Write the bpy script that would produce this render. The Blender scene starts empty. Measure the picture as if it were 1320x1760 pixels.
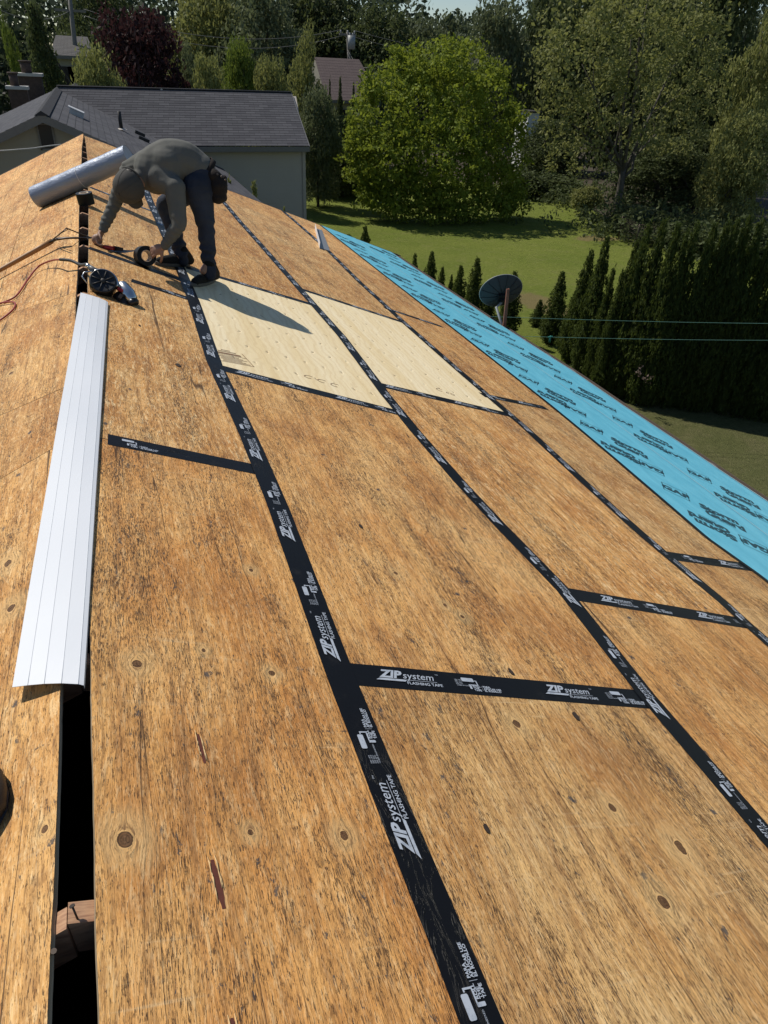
import bpy, bmesh, math, random
import numpy as np
from mathutils import Vector, Matrix, noise as mnoise
sc = bpy.context.scene
COL = sc.collection
rnd = random.Random(7)
NR = np.random.RandomState(11)
# ------------------------------------------------------------------ camera
W, H = 1320., 1760.
FPX, PITCH, YAW, ROLL, CH, CX = 1188.89, .575006, .361559, .0501542, 1.230791, .260461
TH = .353138                                   # roof pitch
cy, sy, cp, sp = math.cos(YAW), math.sin(YAW), math.cos(PITCH), math.sin(PITCH)
cF = Vector((sy*cp, cy*cp, -sp)); cR0 = Vector((cy, -sy, 0)); cU0 = cR0.cross(cF)
cR = cR0*math.cos(ROLL)+cU0*math.sin(ROLL); cU = -cR0*math.sin(ROLL)+cU0*math.cos(ROLL)
CAM = Vector((CX, 0, CH))
cd = bpy.data.cameras.new('camera'); cam = bpy.data.objects.new('camera', cd); COL.objects.link(cam)
cd.sensor_fit = 'VERTICAL'; cd.sensor_height = 36; cd.lens = FPX/H*36; cd.clip_start = .02; cd.clip_end = 2000
M = Matrix((cR, cU, -cF)).transposed().to_4x4(); M.translation = CAM; cam.matrix_world = M
sc.camera = cam
# ------------------------------------------------------------------ sky and sun
SUND = Vector((-.56, .685, 1.17)).normalized()   # towards the sun
elev = math.asin(SUND.z); az = math.atan2(SUND.x, SUND.y)
w = bpy.data.worlds.new('World'); sc.world = w; w.use_nodes = True
nt = w.node_tree; bg = nt.nodes['Background']; sky = nt.nodes.new('ShaderNodeTexSky'); sky.sky_type = 'NISHITA'
sky.sun_disc = False; sky.sun_elevation = elev; sky.sun_rotation = az; sky.air_density = 1.0; sky.dust_density = .1; sky.ozone_density = 3.0
nt.links.new(sky.outputs[0], bg.inputs[0]); bg.inputs[1].default_value = .08
sl = bpy.data.lights.new('sun', 'SUN'); sun = bpy.data.objects.new('sun', sl); COL.objects.link(sun)
sl.energy = 4.3; sl.angle = math.radians(.53); sl.color = (1, .94, .84)
sun.location = (0, 0, 30); sun.rotation_euler = SUND.to_track_quat('Z', 'Y').to_euler()
sc.view_settings.view_transform = 'Standard'; sc.view_settings.look = 'None'
sc.view_settings.exposure = 0.0; sc.view_settings.gamma = 1
sc.cycles.max_bounces = 6; sc.cycles.diffuse_bounces = 3; sc.cycles.transmission_bounces = 4; sc.cycles.transparent_max_bounces = 8
# ------------------------------------------------------------------ geometry of the place
GZ = -4.7                                      # lawn level; the ridge of the roof is z = 0
def ray(x, y): return cF+cR*((x-W/2)/FPX)+cU*((H/2-y)/FPX)
def P(x, y, Y):
    d = ray(x, y); return CAM+d*(Y/d.y)
def PZ(x, y, z=GZ):
    d = ray(x, y); return CAM+d*((z-CH)/d.z)
ct, st = math.cos(TH), math.sin(TH)
THW = TH+.07; ctw, stw = math.cos(THW), math.sin(THW)   # the west slope is a little steeper
def bow(u): return float(np.interp(u, (1.4, 5., 9.3, 13.6), (0, -.028, -.092, -.15)))   # the old ridge is not quite straight
def R(u, v, n=0., s=1):
    if s == 1: return Vector((v*ct+n*st, u, -v*st+n*ct))
    k = bow(u); return Vector((k-(v*ctw+n*stw), u, -k*st/ct-v*stw+n*ctw))
def UV(x, y, s=1, off=0.):
    d = ray(x, y)
    if s == 1: nn = Vector((st, 0, ct)); p = CAM+d*((off-nn.dot(CAM))/nn.dot(d)); return (p.y, p.x*ct-p.z*st)
    nn = Vector((-stw, 0, ctw)); u = 5.
    for _ in range(12):
        o = Vector((bow(u), 0, -bow(u)*st/ct)); p = CAM+d*((off-nn.dot(CAM-o))/nn.dot(d)); u = p.y
    q = p-o; return (p.y, -q.x*ctw-q.z*stw)
def RM(u, v, n, ang, s=1):                      # frame on the roof; local x points to (cos*v, sin*u)
    ex = R(0, 1, 0, s)*math.cos(ang)+Vector((0, 1, 0))*math.sin(ang)
    ez = Vector((s*st, 0, ct)); ey = ez.cross(ex)
    m = Matrix((ex, ey, ez)).transposed().to_4x4(); m.translation = R(u, v, n, s); return m
# ------------------------------------------------------------------ object helpers
def tag(o, label=None, cat=None, group=None, kind=None):
    if label: o['label'] = label
    if cat: o['category'] = cat
    if group: o['group'] = group
    if kind: o['kind'] = kind
    return o
def empty(name, loc=(0, 0, 0), label=None, cat=None, group=None, rz=0):
    o = bpy.data.objects.new(name, None); COL.objects.link(o); o.location = loc; o.rotation_euler = (0, 0, rz)
    o.empty_display_size = .1
    return tag(o, label, cat, group)
def wm(o):
    m = o.matrix_basis.copy()
    while o.parent: o = o.parent; m = o.matrix_basis @ m
    return m
def add(name, me, mat=None, parent=None, M=None):
    o = bpy.data.objects.new(name, me); COL.objects.link(o)
    if mat is not None and len(me.materials) == 0: me.materials.append(mat)
    M = M or Matrix()
    if parent is not None:
        o.parent = parent; o.matrix_basis = wm(parent).inverted() @ M
    else: o.matrix_basis = M
    return o
def copy_tree(o, parent=None):
    c = o.copy(); COL.objects.link(c); c.parent = parent
    for ch in list(o.children): copy_tree(ch, c)
    return c
class B:                                        # mesh builder
    def __init__(s): s.b = bmesh.new()
    def box(s, c, d, M=None, taper=1.):
        hx, hy, hz = d[0]/2, d[1]/2, d[2]/2; vs = []
        for z in (-1, 1):
            k = taper if z > 0 else 1
            for x, y in ((-1, -1), (1, -1), (1, 1), (-1, 1)):
                p = Vector((x*hx*k, y*hy*k, z*hz))
                p = (M @ p if M else p)+Vector(c); vs.append(s.b.verts.new(p))
        for f in ((3, 2, 1, 0), (4, 5, 6, 7), (0, 1, 5, 4), (1, 2, 6, 5), (2, 3, 7, 6), (3, 0, 4, 7)): s.b.faces.new([vs[i] for i in f])
        return s
    def tube(s, pts, r, n=10, cap=True, flat=1., smooth=True):
        pts = [Vector(p) for p in pts]; rs = r if isinstance(r, (list, tuple)) else [r]*len(pts); rings = []
        up = None
        for i, p in enumerate(pts):
            t = (pts[min(i+1, len(pts)-1)]-pts[max(i-1, 0)]).normalized()
            if up is None: up = Vector((0, 0, 1)) if abs(t.z) < .9 else Vector((1, 0, 0))
            a = t.cross(up).normalized(); b_ = a.cross(t).normalized(); up = b_
            rings.append([s.b.verts.new(p+(a*math.cos(2*math.pi*k/n)+b_*math.sin(2*math.pi*k/n)*flat)*rs[i]) for k in range(n)])
        for i in range(len(rings)-1):
            for k in range(n):
                f = s.b.faces.new((rings[i][k], rings[i][(k+1) % n], rings[i+1][(k+1) % n], rings[i+1][k])); f.smooth = smooth
        if cap:
            s.b.faces.new(rings[0][::-1]); s.b.faces.new(rings[-1])
        return s
    def lathe(s, prof, M, n=32, smooth=True):   # prof [(r,z)]
        rings = []
        for r, z in prof: rings.append([s.b.verts.new(M @ Vector((r*math.cos(2*math.pi*k/n), r*math.sin(2*math.pi*k/n), z))) for k in range(n)])
        for i in range(len(rings)-1):
            for k in range(n):
                f = s.b.faces.new((rings[i][k], rings[i][(k+1) % n], rings[i+1][(k+1) % n], rings[i+1][k])); f.smooth = smooth
        return s
    def ball(s, c, r, M=None, seg=16):
        m = Matrix.Translation(Vector(c)) @ (M.to_4x4() if M else Matrix()) @ Matrix.Diagonal((*((r,)*3 if isinstance(r, (int, float)) else r), 1))
        g = bmesh.ops.create_uvsphere(s.b, u_segments=seg, v_segments=seg//2+2, radius=1, matrix=m)
        for v in g['verts']:
            for f in v.link_faces: f.smooth = True
        return s
    def poly(s, pts): s.b.faces.new([s.b.verts.new(Vector(p)) for p in pts]); return s
    def prism(s, pts, ext):
        a = [s.b.verts.new(Vector(p)) for p in pts]; c = [s.b.verts.new(Vector(p)+Vector(ext)) for p in pts]; n = len(a)
        s.b.faces.new(a[::-1]); s.b.faces.new(c)
        for i in range(n): s.b.faces.new((a[i], a[(i+1) % n], c[(i+1) % n], c[i]))
        return s
    def grid(s, fn, nu, nv, smooth=False):
        uvl = s.b.loops.layers.uv.verify()
        g = [[None]*(nv+1) for _ in range(nu+1)]; q = {}
        for i in range(nu+1):
            for j in range(nv+1):
                p, uv = fn(i/nu, j/nv); g[i][j] = s.b.verts.new(p); q[g[i][j]] = uv
        for i in range(nu):
            for j in range(nv):
                f = s.b.faces.new((g[i][j], g[i+1][j], g[i+1][j+1], g[i][j+1])); f.smooth = smooth
                for l in f.loops: l[uvl].uv = q[l.vert]
        return s
    def me(s, name, fix=True):
        if fix: bmesh.ops.recalc_face_normals(s.b, faces=s.b.faces)
        m = bpy.data.meshes.new(name); s.b.to_mesh(m); s.b.free(); return m
# ------------------------------------------------------------------ node helpers
class T:
    def __init__(s, name):
        s.m = bpy.data.materials.new(name); s.m.use_nodes = True; s.t = s.m.node_tree
        s.t.nodes.clear(); s.out = s.t.nodes.new('ShaderNodeOutputMaterial')
    def set(s, sock, v):
        if isinstance(v, bpy.types.NodeSocket): s.t.links.new(v, sock)
        elif v is not None:
            if sock.type == 'RGBA' and isinstance(v, (tuple, list)) and len(v) == 3: v = (*v, 1)
            sock.default_value = v
    def n(s, typ, ins=None, **pr):
        nd = s.t.nodes.new('ShaderNode'+typ)
        for k, v in pr.items(): setattr(nd, k, v)
        for k, v in (ins or {}).items(): s.set(nd.inputs[k], v)
        return nd
    def f(s, op, a, b=None, c=None, clamp=False):
        nd = s.n('Math', operation=op); nd.use_clamp = clamp
        s.set(nd.inputs[0], a); s.set(nd.inputs[1], b)
        if c is not None: s.set(nd.inputs[2], c)
        return nd.outputs[0]
    def v(s, op, a, b=None):
        nd = s.n('VectorMath', operation=op); s.set(nd.inputs[0], a)
        if b is not None: s.set(nd.inputs[1], b)
        return nd.outputs['Value'] if op in ('LENGTH', 'DISTANCE', 'DOT_PRODUCT') else nd.outputs[0]
    def xyz(s, x=0., y=0., z=0.):
        return s.n('CombineXYZ', {0: x, 1: y, 2: z}).outputs[0]
    def sep(s, v): nd = s.n('SeparateXYZ', {0: v}); return nd.outputs
    def noise(s, vec, scale=1., detail=2., rough=.5, dist=0.):
        return s.n('TexNoise', {'Vector': vec, 'Scale': scale, 'Detail': detail, 'Roughness': rough, 'Distortion': dist}).outputs['Fac']
    def ss(s, x, a, b):                          # smoothstep
        nd = s.n('MapRange', {0: x, 1: a, 2: b}, interpolation_type='SMOOTHSTEP'); return nd.outputs[0]
    def mix(s, fac, a, b, mode='MIX'):
        nd = s.n('Mix', data_type='RGBA', blend_type=mode); s.set(nd.inputs[0], fac); s.set(nd.inputs[6], a); s.set(nd.inputs[7], b); return nd.outputs[2]
    def bump(s, h, strength=.3, dist=.002, normal=None):
        nd = s.n('Bump', {'Height': h, 'Strength': strength, 'Distance': dist})
        if normal is not None: s.set(nd.inputs['Normal'], normal)
        return nd.outputs[0]
    def pbr(s, col, rough=.6, normal=None, metal=0., spec=.5, **kw):
        ins = {'Base Color': col, 'Roughness': rough, 'Metallic': metal, 'Specular IOR Level': spec}
        ins.update(kw); nd = s.n('BsdfPrincipled', ins)
        if normal is not None: s.set(nd.inputs['Normal'], normal)
        s.set(s.out.inputs[0], nd.outputs[0]); return s.m
    def obj(s): return s.n('TexCoord').outputs['Object']
    def geo(s): return s.n('NewGeometry').outputs['Position']
    def uv(s): return s.n('TexCoord').outputs['UV']
    def rnd(s): return s.n('ObjectInfo').outputs['Random']
def simple(name, col, rough=.6, metal=0., spec=.5, var=.15, scale=20., bump=0.):
    t = T(name); p = t.obj(); n = t.noise(p, scale, 4)
    c = t.mix(n, tuple(x*(1-var) for x in col), tuple(min(1, x*(1+var)) for x in col))
    nb = t.bump(n, bump, .003) if bump else None
    return t.pbr(c, rough, nb, metal, spec)
# ------------------------------------------------------------------ wood
KNOTS = [(.872, .101, .017), (1.358, .145, .016), (.846, .56, .012), (1.346, .498, .010), (.87, .35, .008), (1.177, 1.246, .016),
         (.874, 1.402, .014), (.738, 1.553, .020), (.606, 1.359, .018), (1.92, 1.115, .011), (1.825, .528, .010), (1.748, 1.258, .009), (1.421, .32, .008), (1.688, 1.306, .012)]
def plywood(name, knots, kind=0, rk=1.):
    t = T(name); uv = t.uv(); q = t.sep(uv); u, v = q[0], q[1]; r = t.rnd()
    kmask = None; halo = None; warp = 0.
    for (ku, kv, kr) in knots:
        du = t.f('SUBTRACT', u, ku); dv = t.f('SUBTRACT', v, kv)
        d = t.f('SQRT', t.f('ADD', t.f('POWER', t.f('ABSOLUTE', t.f('MULTIPLY', du, .8)), 2.), t.f('POWER', t.f('ABSOLUTE', dv), 2.)))
        e = t.f('POWER', 2.718, t.f('MULTIPLY', t.f('DIVIDE', d, kr*2.4), -1.))
        wv = t.f('MULTIPLY', t.f('MULTIPLY', t.f('DIVIDE', dv, t.f('ADD', d, kr*.4)), e), kr*1.7)
        warp = t.f('SUBTRACT', warp if kmask is not None else 0., wv)
        kr = kr*.82; dn = t.f('DIVIDE', d, kr)
        kmask = dn if kmask is None else t.f('MINIMUM', kmask, dn)
    off = t.f('MULTIPLY', r, 57.)
    wob = t.f('MULTIPLY', t.f('SUBTRACT', t.noise(t.xyz(t.f('MULTIPLY', u, 1.2), t.f('MULTIPLY', v, 3.), off), 1., 2), .5), .045)
    vv = t.f('ADD', v, wob)
    if kmask is not None: vv = t.f('ADD', vv, warp)
    def st_(su, sv, o=0., d=2., rough=.5, dist=0.):
        return t.noise(t.xyz(t.f('MULTIPLY', u, su), t.f('MULTIPLY', vv, sv), t.f('ADD', off, o)), 1., d, rough, dist)
    fine = st_(5., 260., 1, 3, .6); mid = st_(1.5, 46., 2, 3, .6); broad = st_(.5, 7., 3, 3, .6); patch = st_(2.2, 3.2, 4, 4, .6)
    if kind == 0:
        grit = t.noise(t.xyz(t.f('MULTIPLY', u, 70.), t.f('MULTIPLY', vv, 420.), off), 1., 3, .75); gr2 = st_(16., 620., 33, 2, .7)
        c = t.mix(t.ss(broad, .3, .7), (.75, .405, .130), (.61, .275, .072))
        c = t.mix(t.f('MULTIPLY', t.ss(patch, .38, .72), .8), c, (.84, .52, .205))
        c = t.mix(t.f('MULTIPLY', t.ss(patch, .48, .30), .6), c, (.40, .165, .045))
        c = t.mix(t.f('MULTIPLY', t.ss(mid, .46, .72), .5), c, (.36, .18, .065))
        c = t.mix(t.f('MULTIPLY', t.ss(fine, .50, .74), .5), c, (.27, .135, .05))
        c = t.mix(t.f('MULTIPLY', t.ss(gr2, .44, .26), .45), c, (.82, .60, .33))
        c = t.mix(t.f('MULTIPLY', t.ss(grit, .52, .72), .45), c, (.24, .12, .045))
        c = t.mix(t.f('MULTIPLY', t.ss(grit, .44, .28), .30), c, (.86, .64, .36))
        tone = t.f('ADD', .84, t.f('MULTIPLY', r, .30)); r2 = t.f('FRACT', t.f('MULTIPLY', r, 7.3)); c = t.mix(1., c, t.xyz(tone, t.f('MULTIPLY', tone, t.f('ADD', .92, t.f('MULTIPLY', r2, .12))), t.f('MULTIPLY', tone, t.f('ADD', .80, t.f('MULTIPLY', r2, .3)))), 'MULTIPLY')
        rip = st_(13., 62., 61, 4, .72, .6); rip2 = st_(5., 24., 62, 4, .7, .8)
        c = t.mix(t.f('MULTIPLY', t.ss(rip, .54, .64), .75*rk), c, (.93, .68, .36)); c = t.mix(t.f('MULTIPLY', t.ss(rip, .45, .36), .70*(.35+.65*rk)), c, (.22, .10, .035))
        c = t.mix(t.f('MULTIPLY', t.ss(rip2, .57, .68), .45*rk), c, (.84, .58, .28)); c = t.mix(t.f('MULTIPLY', t.ss(rip2, .43, .33), .45*(.4+.6*rk)), c, (.26, .12, .04))
        rip3 = st_(34., 150., 64, 3, .7, .4); c = t.mix(t.f('MULTIPLY', t.ss(rip3, .56, .66), .55*rk), c, (.93, .70, .40)); c = t.mix(t.f('MULTIPLY', t.ss(rip3, .43, .33), .65), c, (.17, .075, .028))
        zone = st_(.9, 5., 5, 3, .65); z1 = t.ss(zone, .36, .66); zc = st_(3.5, 13., 35, 3, .6); z1 = t.f('ADD', t.f('MULTIPLY', z1, .50), t.f('MULTIPLY', t.ss(zc, .42, .70), .48))
        s1n = st_(52., 520., 6, 3, .62); s2n = st_(27., 250., 7, 4, .66, .3); s3n = st_(24., 62., 8, 4, .72, .4); s4n = t.noise(t.xyz(t.f('MULTIPLY', u, 60.), t.f('MULTIPLY', vv, 230.), t.f('ADD', off, 9.)), 1., 2., .55)
        sp1 = t.ss(t.f('ADD', s1n, t.f('MULTIPLY', z1, .12)), .635-.012*(1-rk), .68-.018*(1-rk))
        sp2 = t.ss(t.f('ADD', s2n, t.f('MULTIPLY', z1, .085)), .65, .69)
        sp3 = t.ss(t.f('ADD', s3n, t.f('MULTIPLY', z1, .095)), .685-.018*(1-rk), .715-.018*(1-rk))
        spk = t.ss(t.f('ADD', s4n, t.f('MULTIPLY', z1, .085)), .68, .73)
        mot = st_(8., 30., 41, 4, .7); c = t.mix(t.f('MULTIPLY', t.ss(mot, .50, .70), .45), c, (.30, .135, .045)); c = t.mix(t.f('MULTIPLY', t.ss(st_(2.5, 60., 42, 3, .6), .52, .66), .35), c, (.25, .125, .05))
        c = t.mix(t.f('MULTIPLY', sp1, .85), c, (.075, .038, .020))
        c = t.mix(t.f('MULTIPLY', sp2, .80), c, (.055, .036, .026))
        c = t.mix(t.f('MULTIPLY', t.f('MULTIPLY', sp3, t.ss(grit, .34, .50)), .85), c, (.060, .064, .068))
        c = t.mix(t.f('MULTIPLY', spk, .8), c, (.06, .032, .02))
        # long splits along the grain
        crk = t.f('ABSOLUTE', t.f('SUBTRACT', st_(.22, 15., 12, 1.), .5)); cm = t.f('MULTIPLY', t.ss(crk, .007, .001), t.ss(st_(1.3, 5., 13, 2), .42, .55))
        c = t.mix(t.f('MULTIPLY', cm, .85), c, (.06, .03, .015))
        # scraped fibres, pale
        scr = t.ss(t.f('ADD', st_(20., 60., 14, 4, .75, 1.2), 0.), .70, .76); c = t.mix(t.f('MULTIPLY', scr, .6), c, (.80, .57, .30))
        # scuffs across the grain
        scu = t.noise(t.xyz(t.f('MULTIPLY', u, 60.), t.f('MULTIPLY', v, 2.), t.f('ADD', off, 21.)), 1., 3, .6); c = t.mix(t.f('MULTIPLY', t.f('MULTIPLY', t.ss(scu, .60, .74), t.ss(patch, .42, .6)), .35), c, (.80, .60, .34))
        # old nail holes over the rafters, blue-black halo
        nu_ = t.f('SUBTRACT', t.f('ABSOLUTE', t.f('SUBTRACT', t.f('FRACT', t.f('DIVIDE', t.f('ADD', u, .21), .3175)), .5)), 0.)
        vor = t.n('TexVoronoi', {'Vector': t.xyz(u, v, off), 'Scale': 6.5, 'Randomness': 1.}, feature='F1'); vd = vor.outputs['Distance']
        gate = t.sep(vor.outputs['Color'])[0]
        nh = t.f('MULTIPLY', t.ss(t.f('ADD', vd, t.f('MULTIPLY', t.f('SUBTRACT', .5, st_(55., 75., 15, 4, .8)), .34)), .085, .045), t.ss(gate, .30, .35))
        c = t.mix(t.f('MULTIPLY', nh, .85), c, (.055, .06, .068))
        hole = t.f('MULTIPLY', t.ss(vd, .024, .016), t.ss(gate, .38, .42)); c = t.mix(hole, c, (.012, .008, .006))
        # dotted marks across the panel where the old course lines ran
        ln = t.f('ABSOLUTE', t.f('SUBTRACT', t.f('FRACT', t.f('ADD', t.f('MULTIPLY', u, 1.05), t.f('ADD', .30, t.f('MULTIPLY', wob, .12)))), .5))
        lnm = t.f('MULTIPLY', t.ss(ln, .0040, .0012), t.f('MULTIPLY', t.ss(t.noise(t.xyz(t.f('MULTIPLY', u, 5.), t.f('MULTIPLY', v, 150.), off), 1., 3), .50, .62), t.ss(t.noise(t.xyz(0., t.f('MULTIPLY', v, 4.), off), 1., 2), .50, .60))); c = t.mix(t.f('MULTIPLY', lnm, .8), c, (.07, .055, .045))
        # small procedural knots
        kv_ = t.n('TexVoronoi', {'Vector': t.xyz(t.f('MULTIPLY', u, .75), v, t.f('ADD', off, 3.)), 'Scale': 1.5, 'Randomness': 1.}); kd = kv_.outputs['Distance']
        ka = t.ss(t.f('ADD', kd, t.f('MULTIPLY', t.f('SUBTRACT', s3n, .5), .06)), .026, .018); c = t.mix(t.f('MULTIPLY', t.ss(kd, .12, .04), .25), c, (.36, .17, .06)); c = t.mix(t.f('MULTIPLY', ka, .8), c, (.13, .055, .028))
        hgt = t.f('SUBTRACT', t.f('ADD', t.f('ADD', t.f('MULTIPLY', fine, .35), t.f('MULTIPLY', grit, .3)), t.f('ADD', t.f('MULTIPLY', st_(7., 15., 16, 3, .6), 1.9), t.f('ADD', rip, rip2))), t.f('MULTIPLY', t.f('MAXIMUM', sp1, sp2), .35))
        bs = .85
    else:
        c = t.mix(t.ss(broad, .3, .7), (.88, .75, .50), (.80, .64, .37))
        fig = t.n('TexWave', {'Vector': t.xyz(t.f('MULTIPLY', u, .5), t.f('ADD', v, t.f('MULTIPLY', patch, .25)), off), 'Scale': 5.5, 'Distortion': 5., 'Detail': 3., 'Detail Scale': .8}, bands_direction='Y').outputs['Fac']
        c = t.mix(t.f('MULTIPLY', t.ss(fig, .5, .95), .20), c, (.56, .38, .18))
        c = t.mix(t.f('MULTIPLY', t.ss(fine, .5, .7), .25), c, (.55, .40, .2))
        # rows of fastener dimples over the rafters
        uu = t.f('ADD', t.f('DIVIDE', u, .30), t.f('MULTIPLY', t.noise(t.xyz(v, v, off), 9., 1), .05)); fu = t.f('ABSOLUTE', t.f('SUBTRACT', t.f('FRACT', uu), .5))
        fv = t.f('ABSOLUTE', t.f('SUBTRACT', t.f('FRACT', t.f('DIVIDE', t.f('ADD', v, t.f('MULTIPLY', t.noise(t.xyz(t.f('MULTIPLY', u, 4.), 0., off), 3., 1), .09)), .135)), .5))
        dd = t.f('ADD', t.f('POWER', t.f('DIVIDE', fu, .065), 2.), t.f('POWER', t.f('DIVIDE', fv, .055), 2.))
        dot = t.f('MULTIPLY', t.ss(dd, 1.2, .3), t.ss(st_(5., 9., 22, 2), .40, .52)); c = t.mix(t.f('MULTIPLY', dot, .7), c, (.20, .13, .07))
        hgt = t.f('SUBTRACT', t.f('ADD', t.f('MULTIPLY', fine, .25), t.f('MULTIPLY', st_(7., 9., 16, 3, .5), 1.4)), t.f('MULTIPLY', t.ss(dd, 4., .2), 1.2))
        bs = .55
    if kmask is not None:
        ring = t.f('SINE', t.f('MULTIPLY', t.f('ADD', kmask, t.f('MULTIPLY', fine, .25)), 16.))
        kc = t.mix(t.ss(t.f('ADD', ring, t.f('MULTIPLY', t.f('SUBTRACT', fine, .5), 4.)), -1., 1.4), (.050, .020, .010), (.115, .050, .024))
        c = t.mix(t.f('MULTIPLY', t.ss(t.f('ADD', kmask, t.f('MULTIPLY', t.f('SUBTRACT', patch, .5), 5.)), 5.2, 1.4), .5), c, (.70, .47, .21)); kcr = t.f('MULTIPLY', t.ss(kmask, 3.4, 1.2), t.ss(st_(26., 190., 51, 3, .7), .52, .60)); c = t.mix(t.f('MULTIPLY', kcr, .7), c, (.14, .065, .03))
        jit = t.f('MULTIPLY', t.f('ADD', kmask, t.f('MULTIPLY', t.f('SUBTRACT', st_(45., 70., 31, 4, .7), .5), 1.1)), 1.12)
        c = t.mix(t.f('MULTIPLY', t.f('MULTIPLY', t.ss(jit, 1.32, 1.12), t.ss(jit, .95, 1.08)), .8), c, (.70, .42, .17))
        c = t.mix(t.f('MULTIPLY', t.ss(jit, 1.10, .92), .88), c, kc)
        c = t.mix(t.f('MULTIPLY', t.f('MULTIPLY', t.ss(jit, .86, .98), t.ss(jit, 1.08, 1.0)), .8), c, (.03, .016, .01))
    nb = t.bump(hgt, bs, .0032)
    return t.pbr(c, .72, nb, spec=.25)
PLY = plywood('weathered_plywood', []); PLYK = plywood('weathered_plywood_knotty', KNOTS, 0, .42); PLYN = plywood('new_plywood', [], 1)
LKN = [(1.707, .201, .016), (1.95, .235, .018), (.93, .051, .009), (3.713, .393, .016)]
PLYL = plywood('weathered_plywood_west', LKN, 0, .6)
def edge_ply():
    t = T('plywood_edge'); n = t.noise(t.v('MULTIPLY', t.obj(), (6., 2., 500.)), 1., 3)
    return t.pbr(t.mix(t.ss(n, .4, .6), (.20, .15, .09), (.42, .33, .21)), .8)
EDGE = edge_ply()
def lumber_mat():
    t = T('rafter_lumber'); o = t.obj(); q = t.sep(o)
    n = t.noise(t.xyz(t.f('MULTIPLY', q[0], 12.), t.f('MULTIPLY', q[1], 190.), t.f('MULTIPLY', q[2], 50.)), 1., 4, .6, .6)
    return t.pbr(t.mix(t.ss(n, .35, .7), (.50, .29, .16), (.30, .15, .085)), .75, t.bump(n, .4, .002))
LUM = lumber_mat()
def tape_mat():
    t = T('black_tape'); uv = t.uv(); q = t.sep(uv)
    a = t.noise(t.xyz(t.f('MULTIPLY', q[0], 3.5), t.f('MULTIPLY', q[1], 16.), 0.), 1., 5, .62, 1.6)
    r_ = t.f('ABSOLUTE', t.f('SUBTRACT', a, .5)); cre = t.ss(r_, .018, 0.)
    b = t.noise(t.xyz(t.f('MULTIPLY', q[0], 14.), t.f('MULTIPLY', q[1], 34.), 5.), 1., 4, .6)
    gate = t.ss(t.noise(t.xyz(t.f('MULTIPLY', q[0], 1.1), 0., 3.), 1., 2), .52, .66)
    h = t.f('ADD', t.f('MULTIPLY', t.f('MULTIPLY', cre, gate), .8), t.f('MULTIPLY', b, .12))
    dirt = t.noise(uv, 9., 5, .7)
    c = t.mix(t.ss(dirt, .55, .8), (.0045, .0045, .0055), (.016, .015, .015))
    return t.pbr(c, t.f('ADD', .38, t.f('MULTIPLY', dirt, .14)), t.bump(h, .6, .003), spec=.24)
TAPE = tape_mat()
def print_mat():
    t = T('tape_print'); n = t.noise(t.geo(), 60., 4, .7)
    return t.pbr(t.mix(t.ss(n, .45, .7), (.44, .48, .54), (.30, .34, .40)), .5)
PRINT = print_mat()
INK = simple('underlay_ink', (.015, .06, .08), .5, var=.3, scale=40)
def blue_mat():
    t = T('blue_underlay'); q = t.sep(t.uv()); u, v = q[0], q[1]
    a = t.f('SINE', t.f('MULTIPLY', t.f('ADD', t.f('MULTIPLY', u, .35), v), 2*math.pi/.011)); b = t.f('SINE', t.f('MULTIPLY', u, 2*math.pi/.011))
    h = t.f('MULTIPLY', a, b); n = t.noise(t.xyz(u, t.f('MULTIPLY', v, 3.), 0.), 3., 4, .6)
    c = t.mix(t.ss(n, .3, .7), (.12, .47, .62), (.17, .56, .71)); c = t.mix(t.f('MULTIPLY', t.ss(h, .2, .9), .35), c, (.08, .33, .45))
    return t.pbr(c, .45, t.bump(t.f('ADD', t.f('MULTIPLY', h, .12), t.f('MULTIPLY', n, 2.2)), .5, .006), spec=.4)
BLUE = blue_mat()
def white_metal():
    t = T('white_coated_metal'); n = t.noise(t.obj(), 900., 2, .5); m = t.noise(t.obj(), 3., 3)
    return t.pbr(t.mix(m, (.60, .63, .67), (.66, .68, .71)), .5, t.bump(n, .12, .0006), metal=.0, spec=.5)
WHITE = white_metal()
DARK = simple('black_plastic', (.012, .012, .013), .38, var=.3); RUB = simple('black_rubber', (.018, .017, .017), .6, var=.3, bump=.2)
METAL = simple('bare_metal', (.62, .63, .62), .25, metal=1., var=.15, scale=60, bump=.15)
STEEL = simple('dark_steel', (.07, .055, .045), .45, metal=.7, var=.3)
REDP = simple('red_plastic', (.35, .02, .02), .4); HOSE = simple('red_rubber_hose', (.30, .035, .022), .45)
# ------------------------------------------------------------------ text prints
def text_me(body, size, shear=0., off=0., sx=1., align='LEFT', ls=1.):
    c = bpy.data.curves.new('t', 'FONT'); c.body = body; c.size = size; c.shear = shear; c.offset = off; c.align_x = align; c.space_line = ls
    c.resolution_u = 2; c.fill_mode = 'FRONT' if hasattr(c, 'fill_mode') else 'FRONT'
    o = bpy.data.objects.new('t', c); COL.objects.link(o)
    dg = bpy.context.evaluated_depsgraph_get(); me = bpy.data.meshes.new_from_object(o.evaluated_get(dg))
    bpy.data.objects.remove(o); bpy.data.curves.remove(c)
    me.transform(Matrix.Diagonal((sx, 1, 1, 1))); return me
def joinp(name, items, mat):
    b = bmesh.new()
    for me, x, y in items:
        me.transform(Matrix.Translation((x, y, 0))); b.from_mesh(me); bpy.data.meshes.remove(me)
    m = bpy.data.meshes.new(name); b.to_mesh(m); b.free(); m.materials.clear(); m.materials.append(mat); return m
def quad_me(pts):
    m = bpy.data.meshes.new('q'); m.from_pydata([(x, y, 0) for x, y in pts], [], [tuple(range(len(pts)))]); return m
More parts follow.
